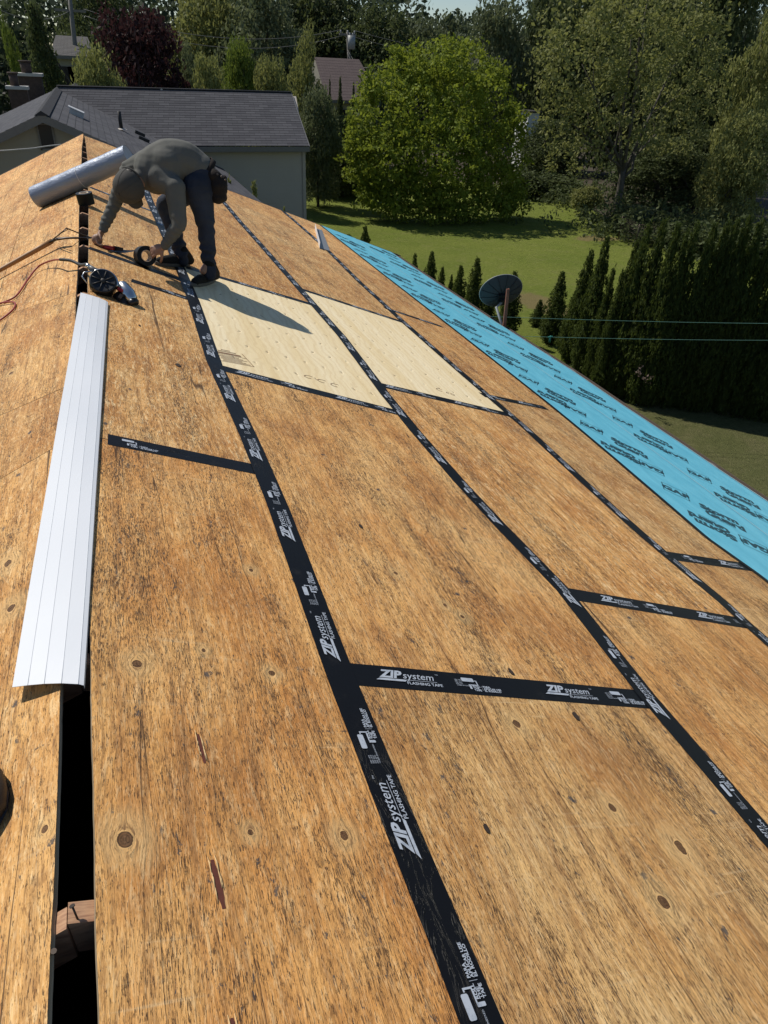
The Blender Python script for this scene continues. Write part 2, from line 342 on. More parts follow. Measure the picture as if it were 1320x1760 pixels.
LOGO = joinp('zip_logo', [(text_me('ZIP', .048, .32, .0020, 1.02), -.100, -.004), (text_me('system', .043, .25, .0002, .92), -.024, -.003),
    (text_me('TM', .008), .098, .024), (quad_me([(-.118, -.018), (-.104, -.009), (-.012, -.009), (-.020, -.018)]), 0, 0),
    (quad_me([(-.02, -.0105), (-.02, -.009), (.094, -.009), (.093, -.0105)]), 0, 0), (text_me('FLASHING TAPE', .0172, 0, .0003, 1.02), -.016, -.0285)], PRINT)
def rr(x0, y0, x1, y1, r=.003):
    pts = []
    for cx_, cy_, a0 in ((x1-r, y1-r, 0), (x0+r, y1-r, 90), (x0+r, y0+r, 180), (x1-r, y0+r, 270)):
        for k in range(4): a = math.radians(a0+k*30); pts.append((cx_+r*math.cos(a), cy_+r*math.sin(a)))
    return quad_me(pts)
ICON = joinp('roller_icon', [(rr(-.068, .008, -.022, .026, .004), 0, 0), (rr(-.020, .012, -.014, .016, .001), 0, 0), (rr(-.016, -.006, -.012, .016, .001), 0, 0),
    (rr(-.046, -.008, -.012, -.0045, .001), 0, 0), (rr(-.049, -.026, -.041, -.0045, .002), 0, 0),
    (text_me('ROLL\nTHE\nTAPE', .0115, 0, .0004, 1., 'LEFT', .82), -.036, -.0155), (rr(-.0035, -.030, -.0027, -.008, .0003), 0, 0),
    (text_me('PARA\nAPLICAR USE\nEL RODILLO', .0115, 0, .0004, 1., 'LEFT', .82), .002, -.0155)], PRINT)
SMALL = joinp('fine_print', [(text_me('ESR-1473\nESR-1474\nESR-2227\nESR-3373\nHUBER ENGINEERED', .0066, 0, 0, 1.), 0, .012)], PRINT)
def brackets():
    return [(quad_me([(-.125, -.115), (-.125, .115), (-.115, .115), (-.115, -.115)]), 0, 0), (quad_me([(.115, -.115), (.115, .115), (.125, .115), (.125, -.115)]), 0, 0),
            (quad_me([(-.115, .108), (-.115, .115), (.115, .115), (.115, .108)]), 0, 0), (quad_me([(-.115, -.115), (-.115, -.108), (.115, -.108), (.115, -.115)]), 0, 0)]
GAFM = joinp('gaf_mark', brackets()+[(text_me('GAF', .150, 0, .009, .92, 'CENTER'), 0, -.053)], INK)
STORM = joinp('storm_guard_mark', [(text_me('Storm', .160, 0, .010, 1.05, 'CENTER'), -.01, .035), (text_me('Guard', .160, 0, .010, 1.05, 'CENTER'), .03, -.085), (text_me('LEAK BARRIER', .03, 0, .0, 1., 'CENTER'), .03, -.125)], INK)
# ------------------------------------------------------------------ the house under repair
house = empty('house', (2.5, 5.5, GZ), 'low house whose stripped roof shows taped plywood decking and a blue underlay', 'house')
def lerpf(pts):
    pts = sorted(pts); us = [p[0] for p in pts]; vs = [p[1] for p in pts]
    def f(u):
        if u <= us[0]: return vs[0]
        if u >= us[-1]: return vs[-1]
        return float(np.interp(u, us, vs))
    return f
T1 = lerpf([UV(*p) for p in ((828, 1762), (692, 1430), (585, 1163), (477, 870), (428, 753), (368, 624), (332, 516), (310, 463), (274, 382), (257, 345))])
T2 = lerpf([UV(*p) for p in ((1320, 1440), (1110, 1195), (968, 1015), (856, 900), (792, 831), (715, 743), (662, 678), (587, 578), (524, 507), (442, 414), (413, 382), (383, 346))])
T3 = lerpf([UV(*p) for p in ((1320, 1105), (1277, 1067), (1240, 1033), (1140, 950), (1093, 910), (997, 823), (900, 733), (794, 642), (688, 549), (617, 484), (564, 431), (534, 404), (490, 366))])
T4 = lerpf([UV(*p) for p in ((1303, 989), (1213, 937-12), (1147, 868), (1047, 782), (990, 734), (940, 693), (835, 610), (747, 541), (658, 472), (560, 395))])
EV = lerpf([UV(*p) for p in ((1310, 857), (1243, 813), (1170, 763), (1067, 695), (987, 640), (835, 543), (700, 453))])
GR = lerpf([UV(*p) for p in ((171, 1760), (165, 1600), (163, 1450), (160, 1300), (156.5, 1150), (155, 1080), (151, 800), (150, 560), (151, 490), (152.3, 425), (152.3, 365), (151.5, 330), (151, 278), (147.5, 245), (144.5, 232))])
GL = lerpf([UV(x, y, -1) for x, y in ((80, 1760), (88, 1600), (92, 1555), (97, 1400), (100, 1300), (103, 1180), (118, 800), (129, 560), (131, 493), (134.5, 424), (135.7, 361), (139.5, 288), (140.5, 254), (143, 235))])
UF = 13.62                                      # far rake
HR_ = [(-4., UF)]
def jag(u, amp, fr, seed): return amp*(mnoise.noise(Vector((u*fr, seed, 0)))+.5*mnoise.noise(Vector((u*fr*3.1, seed, 5))))
def sheet(u0, u1, va, vb, s=1, mat=PLY, label=None, skew=0., raw=False, jt=.0025, name='plywood_sheet'):
    if u1-u0 < .02: return
    sd = rnd.random()*100; nu = max(6, int((u1-u0)/.04)) if u0 < 7 else max(6, int((u1-u0)/.12)); nv = 10
    th = .0125; g = .0022
    def pt(a, b, n):
        u = u0+g+(u1-u0-2*g)*a
        A = va(u)+(0 if va in (GR, GL) else g); Bv = vb(u)-g
        if va in (GR, GL): A += jag(u, .004, 5, sd)+jag(u, .0015, 40, sd)
        v = A+(Bv-A)*b
        uu = u+skew*(v-A)
        if a in (0, 1): uu += jag(v, jt*.7, 9, sd+a*9)
        return uu, v
    b = B(); uvl = b.b.loops.layers.uv.verify()
    top = [[None]*(nv+1) for _ in range(nu+1)]; Q = {}
    lift = lambda u, v: .0018*mnoise.noise(Vector((u*1.3, v*1.3, s*7+sd)))
    for i in range(nu+1):
        for j in range(nv+1):
            uu, v = pt(i/nu, j/nv, 0); top[i][j] = b.b.verts.new(R(uu, v, 0, s)); Q[top[i][j]] = (uu, v)
    for i in range(nu):
        for j in range(nv):
            f = b.b.faces.new((top[i][j], top[i+1][j], top[i+1][j+1], top[i][j+1]))
            for l in f.loops: l[uvl].uv = Q[l.vert]
    per = [top[i][0] for i in range(nu+1)]+[top[nu][j] for j in range(1, nv+1)]+[top[i][nv] for i in range(nu-1, -1, -1)]+[top[0][j] for j in range(nv-1, 0, -1)]
    low = [b.b.verts.new(p.co-Vector((s*st, 0, ct))*th) for p in per]; n = len(per)
    for i in range(n):
        f = b.b.faces.new((per[i], low[i], low[(i+1) % n], per[(i+1) % n])); f.material_index = 1
    f = b.b.faces.new(low); f.material_index = 1
    me = b.me(name); me.materials.append(mat); me.materials.append(EDGE)
    o = add(name, me, None, house)
    if label: o['label'] = label
    return o
def uvm(a, b, s=1): return (UV(*a, s)[0]+UV(*b, s)[0])/2
# seams between sheets, taken from the tapes that cover them: (u at the upper edge, u at the lower edge)
def seam(a, b, s=1):
    A, Bq = UV(*a, s), UV(*b, s); return (A, Bq)
row1 = [seam((185, 755), (430, 805)), seam((226, 482), (326, 514)), seam((155, 322), (266, 365))]
row2 = [seam((600, 1158), (1105, 1202)), seam((390, 635), (690, 711)), seam((325, 461), (535, 523))]
row3 = [seam((975, 1020), (1260, 1068)), seam((664, 664), (866, 711)), seam((524, 499), (690, 553))]
row4 = [seam((1150, 955), (1300, 977)), seam((835, 680), (932, 700)), seam((667, 531), (752, 559))]
def fillseams(lst, extra):
    us = [(a[0]+b[0])/2 for a, b in lst]; sk = [(b[0]-a[0])/(b[1]-a[1]) for a, b in lst]
    out = [(-4., 0.), (us[0]-2.44, 0.)]+list(zip(us, sk))
    for e in extra: out.append((e, -.04))
    out.append((UF, 0.)); return out
def do_row(seams, va, vb, lab=None, mats=None):
    for i in range(len(seams)-1):
        (u0, k0), (u1, k1) = seams[i], seams[i+1]
        if u1-u0 < .1: continue
        mat = PLY; lb = None
        if u0 < 1.5 and u1 > -.5: mat = PLYK
        if mats and i in mats: mat = PLYN; lb = 'new pale plywood sheet'
        # skewed ends: shift each end so that it follows the measured seam
        sheet2(u0, u1, k0, k1, va, vb, mat, lb)
def sheet2(u0, u1, k0, k1, va, vb, mat, lb, s=1):
    sd = rnd.random()*100; L = u1-u0; nu = max(6, int(L/(.03 if u0 < 3 else .1))); nv = 12; g = .0022
    b = B(); uvl = b.b.loops.layers.uv.verify(); top = []; Q = {}
    for i in range(nu+1):
        a = i/nu; col = []
        for j in range(nv+1):
            um = u0+g+(L-2*g)*a; A = va(um); Bv = vb(um)
            if va in (GR, GL): A += jag(um, .0018, 3, sd)+jag(um, .0012, 35, sd)
            else: A += g+jag(um, .0012, 7, sd)
            Bv -= g+jag(um, .0012, 7, sd+3)
            v = A+(Bv-A)*j/nv; mid = (A+Bv)/2
            u = um+(k0*(1-a)+k1*a)*(v-mid)
            if i in (0, nu): u += jag(v, .0016, 9, sd+i)
            vt = b.b.verts.new(R(u, v, 0, s)); Q[vt] = (u, v); col.append(vt)
        top.append(col)
    for i in range(nu):
        for j in range(nv):
            f = b.b.faces.new((top[i][j], top[i+1][j], top[i+1][j+1], top[i][j+1]))
            for l in f.loops: l[uvl].uv = Q[l.vert]
    per = [top[i][0] for i in range(nu+1)]+[top[nu][j] for j in range(1, nv+1)]+[top[i][nv] for i in range(nu-1, -1, -1)]+[top[0][j] for j in range(nv-1, 0, -1)]
    low = [b.b.verts.new(p.co-Vector((s*st, 0, ct))*.0125) for p in per]; n = len(per)
    for i in range(n):
        f = b.b.faces.new((per[i], low[i], low[(i+1) % n], per[(i+1) % n])); f.material_index = 1
        for l in f.loops: l[uvl].uv = (l.vert.co.y, l.vert.co.z*8)
    f = b.b.faces.new(low); f.material_index = 1
    me = b.me('plywood_sheet'); me.materials.append(mat); me.materials.append(EDGE)
    o = add('plywood_sheet', me, None, house)
    if lb: o['label'] = lb
    return o
V5 = lambda u: 5.5
do_row(fillseams(row1, [10.5, 12.9]), GR, T1)
do_row(fillseams(row2, [9.45, 11.95]), T1, T2, mats={3})
do_row(fillseams(row3, [9.4, 11.93]), T2, T3, mats={3})
do_row(fillseams(row4, [9.97, 12.62]), T3, lambda u: T3(u)+1.22)
do_row([(-4., 0), (-.9, 0), (1.54, 0), (3.98, 0), (6.4, 0), (8.85, 0), (11.3, 0), (UF, 0)], lambda u: T3(u)+1.22, lambda u: EV(u)-.03)
lv = lambda u: .66; lv2 = lambda u: 1.88; lv3 = lambda u: 3.1; lv4 = lambda u: 4.32; lv5 = lambda u: 5.6
def lrow(us, va, vb):
    for i in range(len(us)-1): sheet2(us[i][0], us[i+1][0], us[i][1], us[i+1][1], va, vb, PLYL if us[i][0] < 3.3 else PLY, None, -1)
lrow([(-4., 0), (-.2, 0), (2.56, -.12), (3.2, .2), (4.78, .6), (7.2, .1), (9.6, .1), (12.0, .1), (UF, 0)], GL, lv)
for k, (va, vb) in enumerate(((lv, lv2), (lv2, lv3), (lv3, lv4), (lv4, lv5))):
    o_ = .0 if k % 2 else 1.22
    lrow([(-4., 0), (-1.5+o_, 0), (.94+o_, 0), (3.38+o_, 0), (5.82+o_, 0), (8.26+o_, 0), (10.7+o_, 0), (UF, 0)], va, vb)
# rafters (each a part)
for k in range(-4, 21):
    u = .745+.635*k
    if u > UF-.1 or u < -2.5: continue
    for s in (1, -1):
        b = B(); L = 5.75
        fin = u < 2.2
        pts = [R(u, 0, -.0135, s), R(u, L, -.0135, s), R(u, L, -.103, s), R(u, 0, -.103, s)]
        k_ = bow(u); zt_ = -k_*st/ct; pts[0] = Vector((k_+s*.0008, 0, zt_-.0135/ct)); pts[3] = Vector((k_+s*.0008, 0, zt_-.103/ct)); pts[1].y = pts[2].y = 0
        # the photograph shows the meeting ends a little out of line
        du = .003*s+(.003*rnd.uniform(-1, 1))
        M_ = Matrix.Translation((0, u-.019+du, 0))
        b.prism(pts, (0, .038, 0)); b.b.transform(M_); me = b.me('rafter')
        add('rafter', me, LUM, house)
def nail(p, d, L=.05, parent=None):
    b = B(); d = Vector(d).normalized(); b.tube([p, Vector(p)+d*L], .0018, 6); b.tube([Vector(p)+d*L, Vector(p)+d*(L+.0015)], .005, 8); return add('nail', b.me('nail'), STEEL, house)
nail(R(.735, .022, -.014), (-.2, .5, 1.2), .028); nail(R(.69, .028, -.014, -1), (.1, -.1, 1), .012)
# walls, attic floor, trim
SID = simple('house_siding', (.42, .40, .36), .7, scale=6); INS = simple('attic_floor', (.05, .045, .04), .95)
b = B(); ex = 5.25
for s in (1, -1): b.box((s*ex, 4.8, (GZ-2.1)/2-.02), (.14, 17.2, abs(GZ)-2.12))
add('wall', b.me('wall'), SID, house)
for yy in (-3.8, 13.3):
    b = B(); b.prism([(-5.2, yy, GZ), (5.2, yy, GZ), (5.2, yy, -2.02), (0, yy, -.16), (-5.2, yy, -2.02)], (0, .14, 0)); add('gable_wall', b.me('gable_wall'), SID, house)
b = B(); b.box((0, 4.8, -2.2), (10.3, 17., .05)); add('attic_floor', b.me('attic_floor'), INS, house)
TRIM = simple('brown_trim', (.10, .075, .06), .5); 
def strip_me(fu, va, vb, n0, n1, u0, u1, step=.15, s=1, name='strip'):
    b = B(); nu = int((u1-u0)/step)
    b.grid(lambda a, q: (R(u0+(u1-u0)*a, va(u0+(u1-u0)*a)*(1-q)+vb(u0+(u1-u0)*a)*q, n0, s), (u0+(u1-u0)*a, va(u0+(u1-u0)*a)*(1-q)+vb(u0+(u1-u0)*a)*q)), nu, 1)
    if n1 is not None:
        g = bmesh.ops.extrude_face_region(b.b, geom=list(b.b.faces)); nn = Vector((s*st, 0, ct))*(n1-n0)
        for v in [x for x in g['geom'] if isinstance(x, bmesh.types.BMVert)]: v.co += nn
    return b.me(name)
# rake boards at the far end
for s in (1, -1):
    b = B(); b.prism([R(UF+.004, 0 if s < 0 else bow(UF)/ct, .004, s), R(UF+.004, 5.86, .004, s), R(UF+.004, 5.86, -.15, s), R(UF+.004, 0 if s < 0 else bow(UF)/ct, -.15, s)], (0, .025, 0)); add('rake_board', b.me('rake_board'), TRIM, house)
# drip edge and gutter beyond the underlay
me = strip_me(None, lambda u: EV(u)-.035, lambda u: EV(u)+.035, -.004, .0005, -3, UF-.4, .3, name='drip_edge'); add('drip_edge', me, TRIM, house)
b = B()
prof = [(0, 0), (.0, -.09), (.09, -.09), (.115, -.0), (.11, .0), (.086, -.083), (.006, -.083), (.006, 0)]
def gut(a, q):
    u = -3+(UF+2.8)*a; k = int(round(q*(len(prof)))) % len(prof); p0 = R(u, EV(u)+.02, -.02); return p0+Vector((prof[k][0], 0, prof[k][1]-.01)), (u, q)
b.grid(gut, 60, len(prof)); add('gutter', b.me('gutter'), TRIM, house)
# ------------------------------------------------------------------ seam tape
def tape(path, half=.046, n=.0012, name='seam_tape', label=None, s=1):
    """path: function a->(u,v) and its length"""
    fn, L = path; nu = max(4, int(L/.03)); sd = rnd.random()*50
    b = B(); uvl = b.b.loops.layers.uv.verify(); cols = []; Q = {}
    for i in range(nu+1):
        a = i/nu; p = Vector(fn(a)); p2 = Vector(fn(min(1, a+.01))); p1 = Vector(fn(max(0, a-.01))); t = (p2-p1).normalized(); nn = Vector((-t.y, t.x)); col = []
        for q in (-1, -.55, 0, .5, 1):
            hq = half*q+(jag(a*L, .0014, 6, sd+q*7) if abs(q) == 1 else 0)
            c = p+nn*hq; h = n+(.0012*max(0, mnoise.noise(Vector((a*L*7, q*1.5, sd)))) if abs(q) < 1 else 0.)
            v = b.b.verts.new(R(c.x, c.y, h, s)); Q[v] = (a*L+sd, half*(q+1)); col.append(v)
        cols.append(col)
    for i in range(nu):
        for j in range(4):
            f = b.b.faces.new((cols[i][j], cols[i+1][j], cols[i+1][j+1], cols[i][j+1])); f.smooth = True
            for l in f.loops: l[uvl].uv = Q[l.vert]
    o = add(name, b.me(name), TAPE, house)
    if label: o['label'] = label
    return o
def prints(o, fn, L, n, start, per=.63, order=(('I', 0.), ('L', .37), ('S', -.115)), clip=.09, s=1, flip=False, gap=None):
    k = -2
    while start+per*k < L+per:
        for kind, off in order:
            x = start+per*k+off
            hw = {'I': .075, 'L': .12, 'S': .03}[kind]
            if x-hw < 0 or x+hw > L: continue
            if gap and any(abs(x-g) < hw+.05 for g in gap): continue
            a = x/L; p = Vector(fn(a)); p2 = Vector(fn(min(1, a+.01))); p1 = Vector(fn(max(0, a-.01))); t = (p2-p1)
            ang = math.atan2(t.x, t.y)
            me = {'I': ICON, 'L': LOGO, 'S': SMALL}[kind]
            add('print', me, None, o, RM(p.x, p.y, n, ang+(math.pi if flip else 0), s) @ Matrix.Diagonal((1, .92, 1, 1)))
        k += 1
def longp(f, u0, u1): return (lambda a: (u0+(u1-u0)*a, f(u0+(u1-u0)*a))), u1-u0
def crossp(A, Bq, e0=0., e1=0.):
    A, Bq = Vector(A), Vector(Bq); d = (Bq-A).normalized(); A = A-d*e0; Bq = Bq+d*e1; L = (Bq-A).length
    return (lambda a: tuple(A+(Bq-A)*a)), L
LZ = .0034
for f, u0, u1, st0 in ((T1, -1.5, UF-.02, .52), (T2, -1.5, UF-.02, .95), (T3, -1.5, UF-.02, .70)):
    p = longp(f, u0, u1); o = tape(p, n=LZ, label='long black seam tape running along the roof'); prints(o, p[0], p[1], LZ+.0022, st0-u0)
cr = [(row1[0], 0., .03), (row1[1], -.0, .03), (row1[2], 0, .03), (row2[0], .06, .03), (row2[1], .03, .03), (row2[2], .03, .03), (row3[0], .04, .07), (row3[1], .04, .05), (row3[2], .04, .04), (row4[0], .05, .03), (row4[1], .05, .05), (row4[2], .05, .06)]
st_off = [.12, .3, .2, .52, .45, .2, .60, .4, .3, .27, .2, .2]
for (sm, e0, e1), s0 in zip(cr, st_off):
    p = crossp(sm[0], sm[1], e0, e1); o = tape(p, n=.0011); prints(o, p[0], p[1], .0034, s0, .63, (('I', 0.), ('L', -.26), ('S', -.095)))
nt_ = crossp(UV(153, 426), UV(262, 464), 0, .22); o = tape(nt_, n=.0011, label='short black strip standing in for the shadow under the worker');  # black strip stands in for the shadow of the stretched tape and arms
# ------------------------------------------------------------------ blue underlay, two courses
def course(va, vb, n, name):
    b = B(); u0, u1 = -3., UF-.02; nu = 240; nv = 16; u_ = lambda a: u0+(u1-u0)*a
    def fn(a, q):
        u = u_(a); v = va(u)*(1-q)+vb(u)*q
        h = n+.0010*(mnoise.noise(Vector((u*2.2, v*5, n*99)))+.5)*min(1, 6*min(q, 1-q)+.05)
        return R(u, v, h), (u, v)
    b.grid(fn, nu, nv, True); me = b.me(name)
    return me
mid = lambda u: .5*(T4(u)+EV(u))-.02
u2 = add('underlay_sheet', course(lambda u: mid(u)-.07, lambda u: EV(u)+.012, .0022, 'underlay_sheet'), BLUE, house); u2['label'] = 'lower strip of blue underlay along the eave'
u1 = add('underlay_sheet', course(lambda u: T4(u)+.03, mid, .0060, 'underlay_sheet'), BLUE, house); u1['label'] = 'upper strip of blue underlay next to the bare decking'
b = B(); b.grid(lambda a, q: (R(-3+(UF+2.98)*a, T4(-3+(UF+2.98)*a)+(q-.2)*.052, .0045+.0012*q), (a*16, q*.05)), 200, 3); o = add('selvage', b.me('selvage'), TAPE, u1)
EDG = simple('pale_highlight', (.42, .66, .74), .4, var=.1)  # pale strips paint in the highlight along the overlap fold and eave edge
add('edge_highlight', strip_me(None, lambda u: mid(u)-.012, lambda u: mid(u)+.001, .0088, None, -3, UF-.05, .1, name='edge_highlight'), EDG, u1)
add('edge_highlight', strip_me(None, lambda u: EV(u)-.004, lambda u: EV(u)+.014, .0068, None, -3, UF-.05, .1, name='edge_highlight'), EDG, u2)
D = math.atan2(-.6, .8)
for c, (ou, ov, par, nn) in enumerate(((0, 0, u1, .0105), (.59, .90, u2, .0068))):
    for k in range(-3, 10):
        for me, uu, vv, fl in ((GAFM, 3.59, 4.31, 0), (GAFM, 4.03, 4.44, 1), (STORM, 4.42, 4.50, 0), (STORM, 4.24, 4.20, 1)):
            uq = uu+ou+1.168*k; vq = vv+ov; nn = .0095 if c == 0 else .0058
            hv = .17 if me is GAFM else .19
            if uq < -2.5 or uq > UF-.25: continue
            lo = (T4(uq)+.05) if c == 0 else mid(uq)+.02; hi = mid(uq)-.02 if c == 0 else EV(uq)
            vq = min(max(vq, lo+hv), hi-hv)
            add('print', me, None, par, RM(uq, vq, nn-.002, D+math.pi*fl) @ Matrix.Diagonal(((.88, .88, 1, 1) if me is GAFM else (.74, .95, 1, 1))))
# ------------------------------------------------------------------ splinter gouges in the near sheet
GOU = simple('exposed_red_ply', (.11, .028, .015), .8, var=.3, scale=80); SPL = simple('torn_splinter', (.62, .42, .20), .8, var=.25)
for (a, bq, wd) in (((340, 1262), (352, 1312), .0048), ((364, 1478), (385, 1562), .0065), ((398, 1750), (404, 1790), .0055)):
    A, Bv = Vector(UV(*a)), Vector(UV(*bq)); t = (Bv-A); L = t.length; t.normalize(); nn = Vector((-t.y, t.x)); b = B(); n = 14; le = []; ri = []
    for i in range(n+1):
        f = i/n; ww = wd*(.5+.5*min(1, 4*f, 4*(1-f)))*(.85+.3*rnd.random()); c = A+t*L*f
        l, r_ = c-nn*ww, c+nn*ww; le.append(R(l.x, l.y, .0007)); ri.append(R(r_.x, r_.y, .0007))
    b.poly(le+ri[::-1]); add('gouge', b.me('gouge'), GOU, house)['label'] = 'torn strip showing red inner ply'
    b = B()
    for i in range(16):
        f = rnd.uniform(-.18, .6); sd = rnd.choice((-1, 1)); c = A+t*L*f+nn*sd*wd*1.1; l2 = rnd.uniform(.012, .05); c2 = c+t*l2+nn*rnd.uniform(-.002, .002)
        b.tube([R(c.x, c.y, .0006), R((c.x+c2.x)/2, (c.y+c2.y)/2, .0022), R(c2.x, c2.y, .0012)], [.0006, .0013, .0004], 5)
    add('splinter', b.me('splinter'), SPL, house)['kind'] = 'stuff'
# stamp and pencil marks on the new sheets, small chips on the old ones
PEN = simple('pencil_brown', (.22, .13, .07), .8)
def onsheet(x, y):
    u, v = UV(x, y); best = None
    for o in house.children:
        if o.name.startswith('plywood_sheet') and o.data.materials[0] == PLYN:
            cs = [o.matrix_basis @ Vector(c) + house.location for c in o.bound_box]; 
            if min(c.y for c in cs) <= u <= max(c.y for c in cs) and min(c.x for c in cs)-.05 <= v*ct <= max(c.x for c in cs)+.05: best = o
    return u, v, best
def bar(x0, y0, x1, y1): return (quad_me([(x0, y0), (x0, y1), (x1, y1), (x1, y0)]), 0, 0)
for (x, y, items, an) in ((398, 614, [bar(-.11, -.10, -.105, .10), bar(.105, -.10, .11, .10), bar(-.105, -.10, .105, -.096), bar(-.105, .02, .105, .024), bar(-.08, .035, .08, .06), bar(-.06, .075, .06, .085), bar(-.03, .10, .03, .108)]+[bar(-.09+.01*(k % 2), -.085+.017*k, .09-.02*(k % 3), -.080+.017*k) for k in range(6)], math.pi/2-1.35),
                          (545, 655, [(text_me('C C C', .09, .3, -.001), -.1, 0)], -.15), (768, 676, [(text_me('C co', .09, .2, -.001), -.1, 0)], -.15)):
    u, v, so = onsheet(x, y)
    if so: add('stamp' if len(items) > 2 else 'pencil_mark', joinp('mark', items, PEN), None, so, RM(u, v, .0012, an))
for x, y, sz, lb in ((306, 628, .022, 'dark bark chip on the decking between the white flashing and the first tape line'), (990, 1232, .016, 'dark chip just below the right half of the nearest cross tape'),
        (878, 1155, .014, 'dark chip touching the upper edge of the nearest cross tape'), (836, 1425, .012, 'dark curled chip on the large sheet right of the first tape line'), (240, 560, .012, 'small dark chip near the far end of the white flashing'), (620, 905, .012, 'small dark chip in the middle of the sheet beyond the nearest cross tape')):
    u, v = UV(x, y); b = B(); pts = [R(u+sz*math.sin(a)*(1+.4*rnd.random()), v+sz*.5*math.cos(a)*(1+.5*rnd.random()), .0008) for a in np.arange(0, 6.28, .8)]; b.prism(pts, (0, 0, .0025))
    tag(add('bark_chip', b.me('bark_chip'), simple('dark_chip', (.035, .022, .015), .9), None), None, 'wood chip', 'small dark chips scattered on the decking')['label'] = lb
# ------------------------------------------------------------------ old curled shingle scraps at the eave
SHG = simple('old_shingle', (.13, .115, .11), .9, var=.4, scale=60, bump=.5)
for (x, y, sz) in ((950, 612, .10), (975, 632, .13), (925, 592, .08), (1150, 775, .10)):
    u, v = UV(x, y); b = B()
    b.grid(lambda a, q: (R(u+(a-.5)*sz*2.6, EV(u)+.02+q*sz*.8, -.012+.02*math.sin(q*3.0)*(1+.6*math.sin(a*5))-.04*q*q), (a, q)), 10, 6, True)
    g = bmesh.ops.extrude_face_region(b.b, geom=list(b.b.faces))
    for vt in [k for k in g['geom'] if isinstance(k, bmesh.types.BMVert)]: vt.co.z -= .006
    add('old_shingle', b.me('old_shingle'), SHG, house)

# ================================================================== loose things on the roof
def onl(x, y, n=0.): u, v = UV(x, y, -1, n); return R(u, v, n, -1)
def onr(x, y, n=0.): u, v = UV(x, y, 1, n); return R(u, v, n, 1)
# long white flashing over the ridge
fl = empty('ridge_flashing', (0, 2.8, 0), 'long white folded metal flashing lying over the open ridge gap', 'metal flashing')
c00, c01, c10, c11 = PZ(21, 1181, -.018), PZ(144, 1178, .000), PZ(138.4, 502.5, .004), PZ(185.7, 519.7, -.028)
prof = [(0, 0), (.225, .0045), (.46, .0075), (.70, .0080), (.93, .0045), (1., .0)]
b = B(); nu = 40
def flf(a, q, n=0.):
    k = int(round(q*(len(prof)-1))); w_, h_ = prof[k]; p = (c00*(1-w_)+c01*w_)*(1-a)+(c10*(1-w_)+c11*w_)*a
    return p+Vector((0, 0, h_+.004*math.sin(a*3.1)+.0012*math.sin(a*17+w_*3))), (a*3, w_*.15)
b.grid(flf, nu, len(prof)-1)
b.b.verts.ensure_lookup_table()
def lip(i): return
g = bmesh.ops.extrude_face_region(b.b, geom=list(b.b.faces))
for v_ in [k for k in g['geom'] if isinstance(k, bmesh.types.BMVert)]: v_.co.z -= .0012
add('metal_sheet', b.me('metal_sheet'), WHITE, fl)
for k in range(1, len(prof)-1):                 # pressed creases standing proud
    b = B(); b.tube([flf(i/nu, k/(len(prof)-1))[0]+Vector((0, 0, .0004)) for i in range(nu+1)], .0007, 5, flat=.6); add('crease', b.me('crease'), WHITE, fl)
b = B()
for k_, off in ((len(prof)-1, Vector((.0, 0, -.012))), (0, Vector((-.002, 0, -.009)))):
    b.grid(lambda a, q: (flf(a, k_/(len(prof)-1))[0]+off*q, (a, q)), nu, 1)
add('folded_lip', b.me('folded_lip'), WHITE, fl)
# short white metal angle lying far down the roof
fa = empty('metal_angle', onr(556, 412), 'short white bent metal angle lying on the far decking beside the underlay', 'metal flashing')
p0, p1 = onr(545, 424, .0), onr(543, 393, .0)
pa, pb, pc, pd_ = onr(549, 427), onr(541, 393), onr(553, 396), onr(567, 432)
up = Vector((st, 0, ct))*.085
for nm, q4, mt in (('flange', [pa, pb, pb+up+Vector((-.02, 0, 0)), pa+up+Vector((-.02, 0, 0))], WHITE), ('flange', [pa+up*.05, pb+up*.05, pc+up*.05, pd_+up*.05], simple('grey_metal', (.20, .21, .23), .4))):
    b = B(); b.prism(q4, (.002, -.002, .003)); add(nm, b.me(nm), mt, fa)
# silver underlayment roll
FOIL = T('silver_film'); nz = FOIL.noise(FOIL.v('MULTIPLY', FOIL.obj(), (6., 40., 40.)), 1., 4, .6); FOIL = FOIL.pbr(FOIL.mix(FOIL.noise(FOIL.obj(), 5., 3), (.21, .25, .33), (.30, .34, .42)), .42, FOIL.bump(nz, .5, .010), metal=.25, spec=.6)
A, Bq = onl(62, 339, .103), onl(222, 268, .103)
rl = empty('material_roll', tuple((A+Bq)/2-Vector((0, 0, .103))), 'thick silver-grey roll of sheet material lying across the ridge behind the worker', 'roll')
ax = (Bq-A).normalized(); b = B(); n_ = 14
def rollp(a, k): return None
nseg = 40; rings = []
q = ax.to_track_quat('Z', 'Y').to_matrix().to_4x4(); q.translation = A; Lr = (Bq-A).length
pts = []
b.lathe([(.102+.0016*math.sin(i*1.3), Lr*i/24) for i in range(25)], q, 44)
add('outer_wrap', b.me('outer_wrap'), FOIL, rl)
b = B()                                          # spiral of layers seen at the near end
sp = [(.028+.073*t_/260, t_*.145) for t_ in range(261)]
for (r0, a0), (r1, a1) in zip(sp[:-1], sp[1:]):
    f = [q @ Vector((r0*math.cos(a0), r0*math.sin(a0), -.004)), q @ Vector((r1*math.cos(a1), r1*math.sin(a1), -.004)), q @ Vector((r1*math.cos(a1), r1*math.sin(a1), .05)), q @ Vector((r0*math.cos(a0), r0*math.sin(a0), .05))]
    b.poly(f)
add('layers', b.me('layers'), FOIL, rl)
FE = simple('film_ends', (.40, .43, .48), .5)
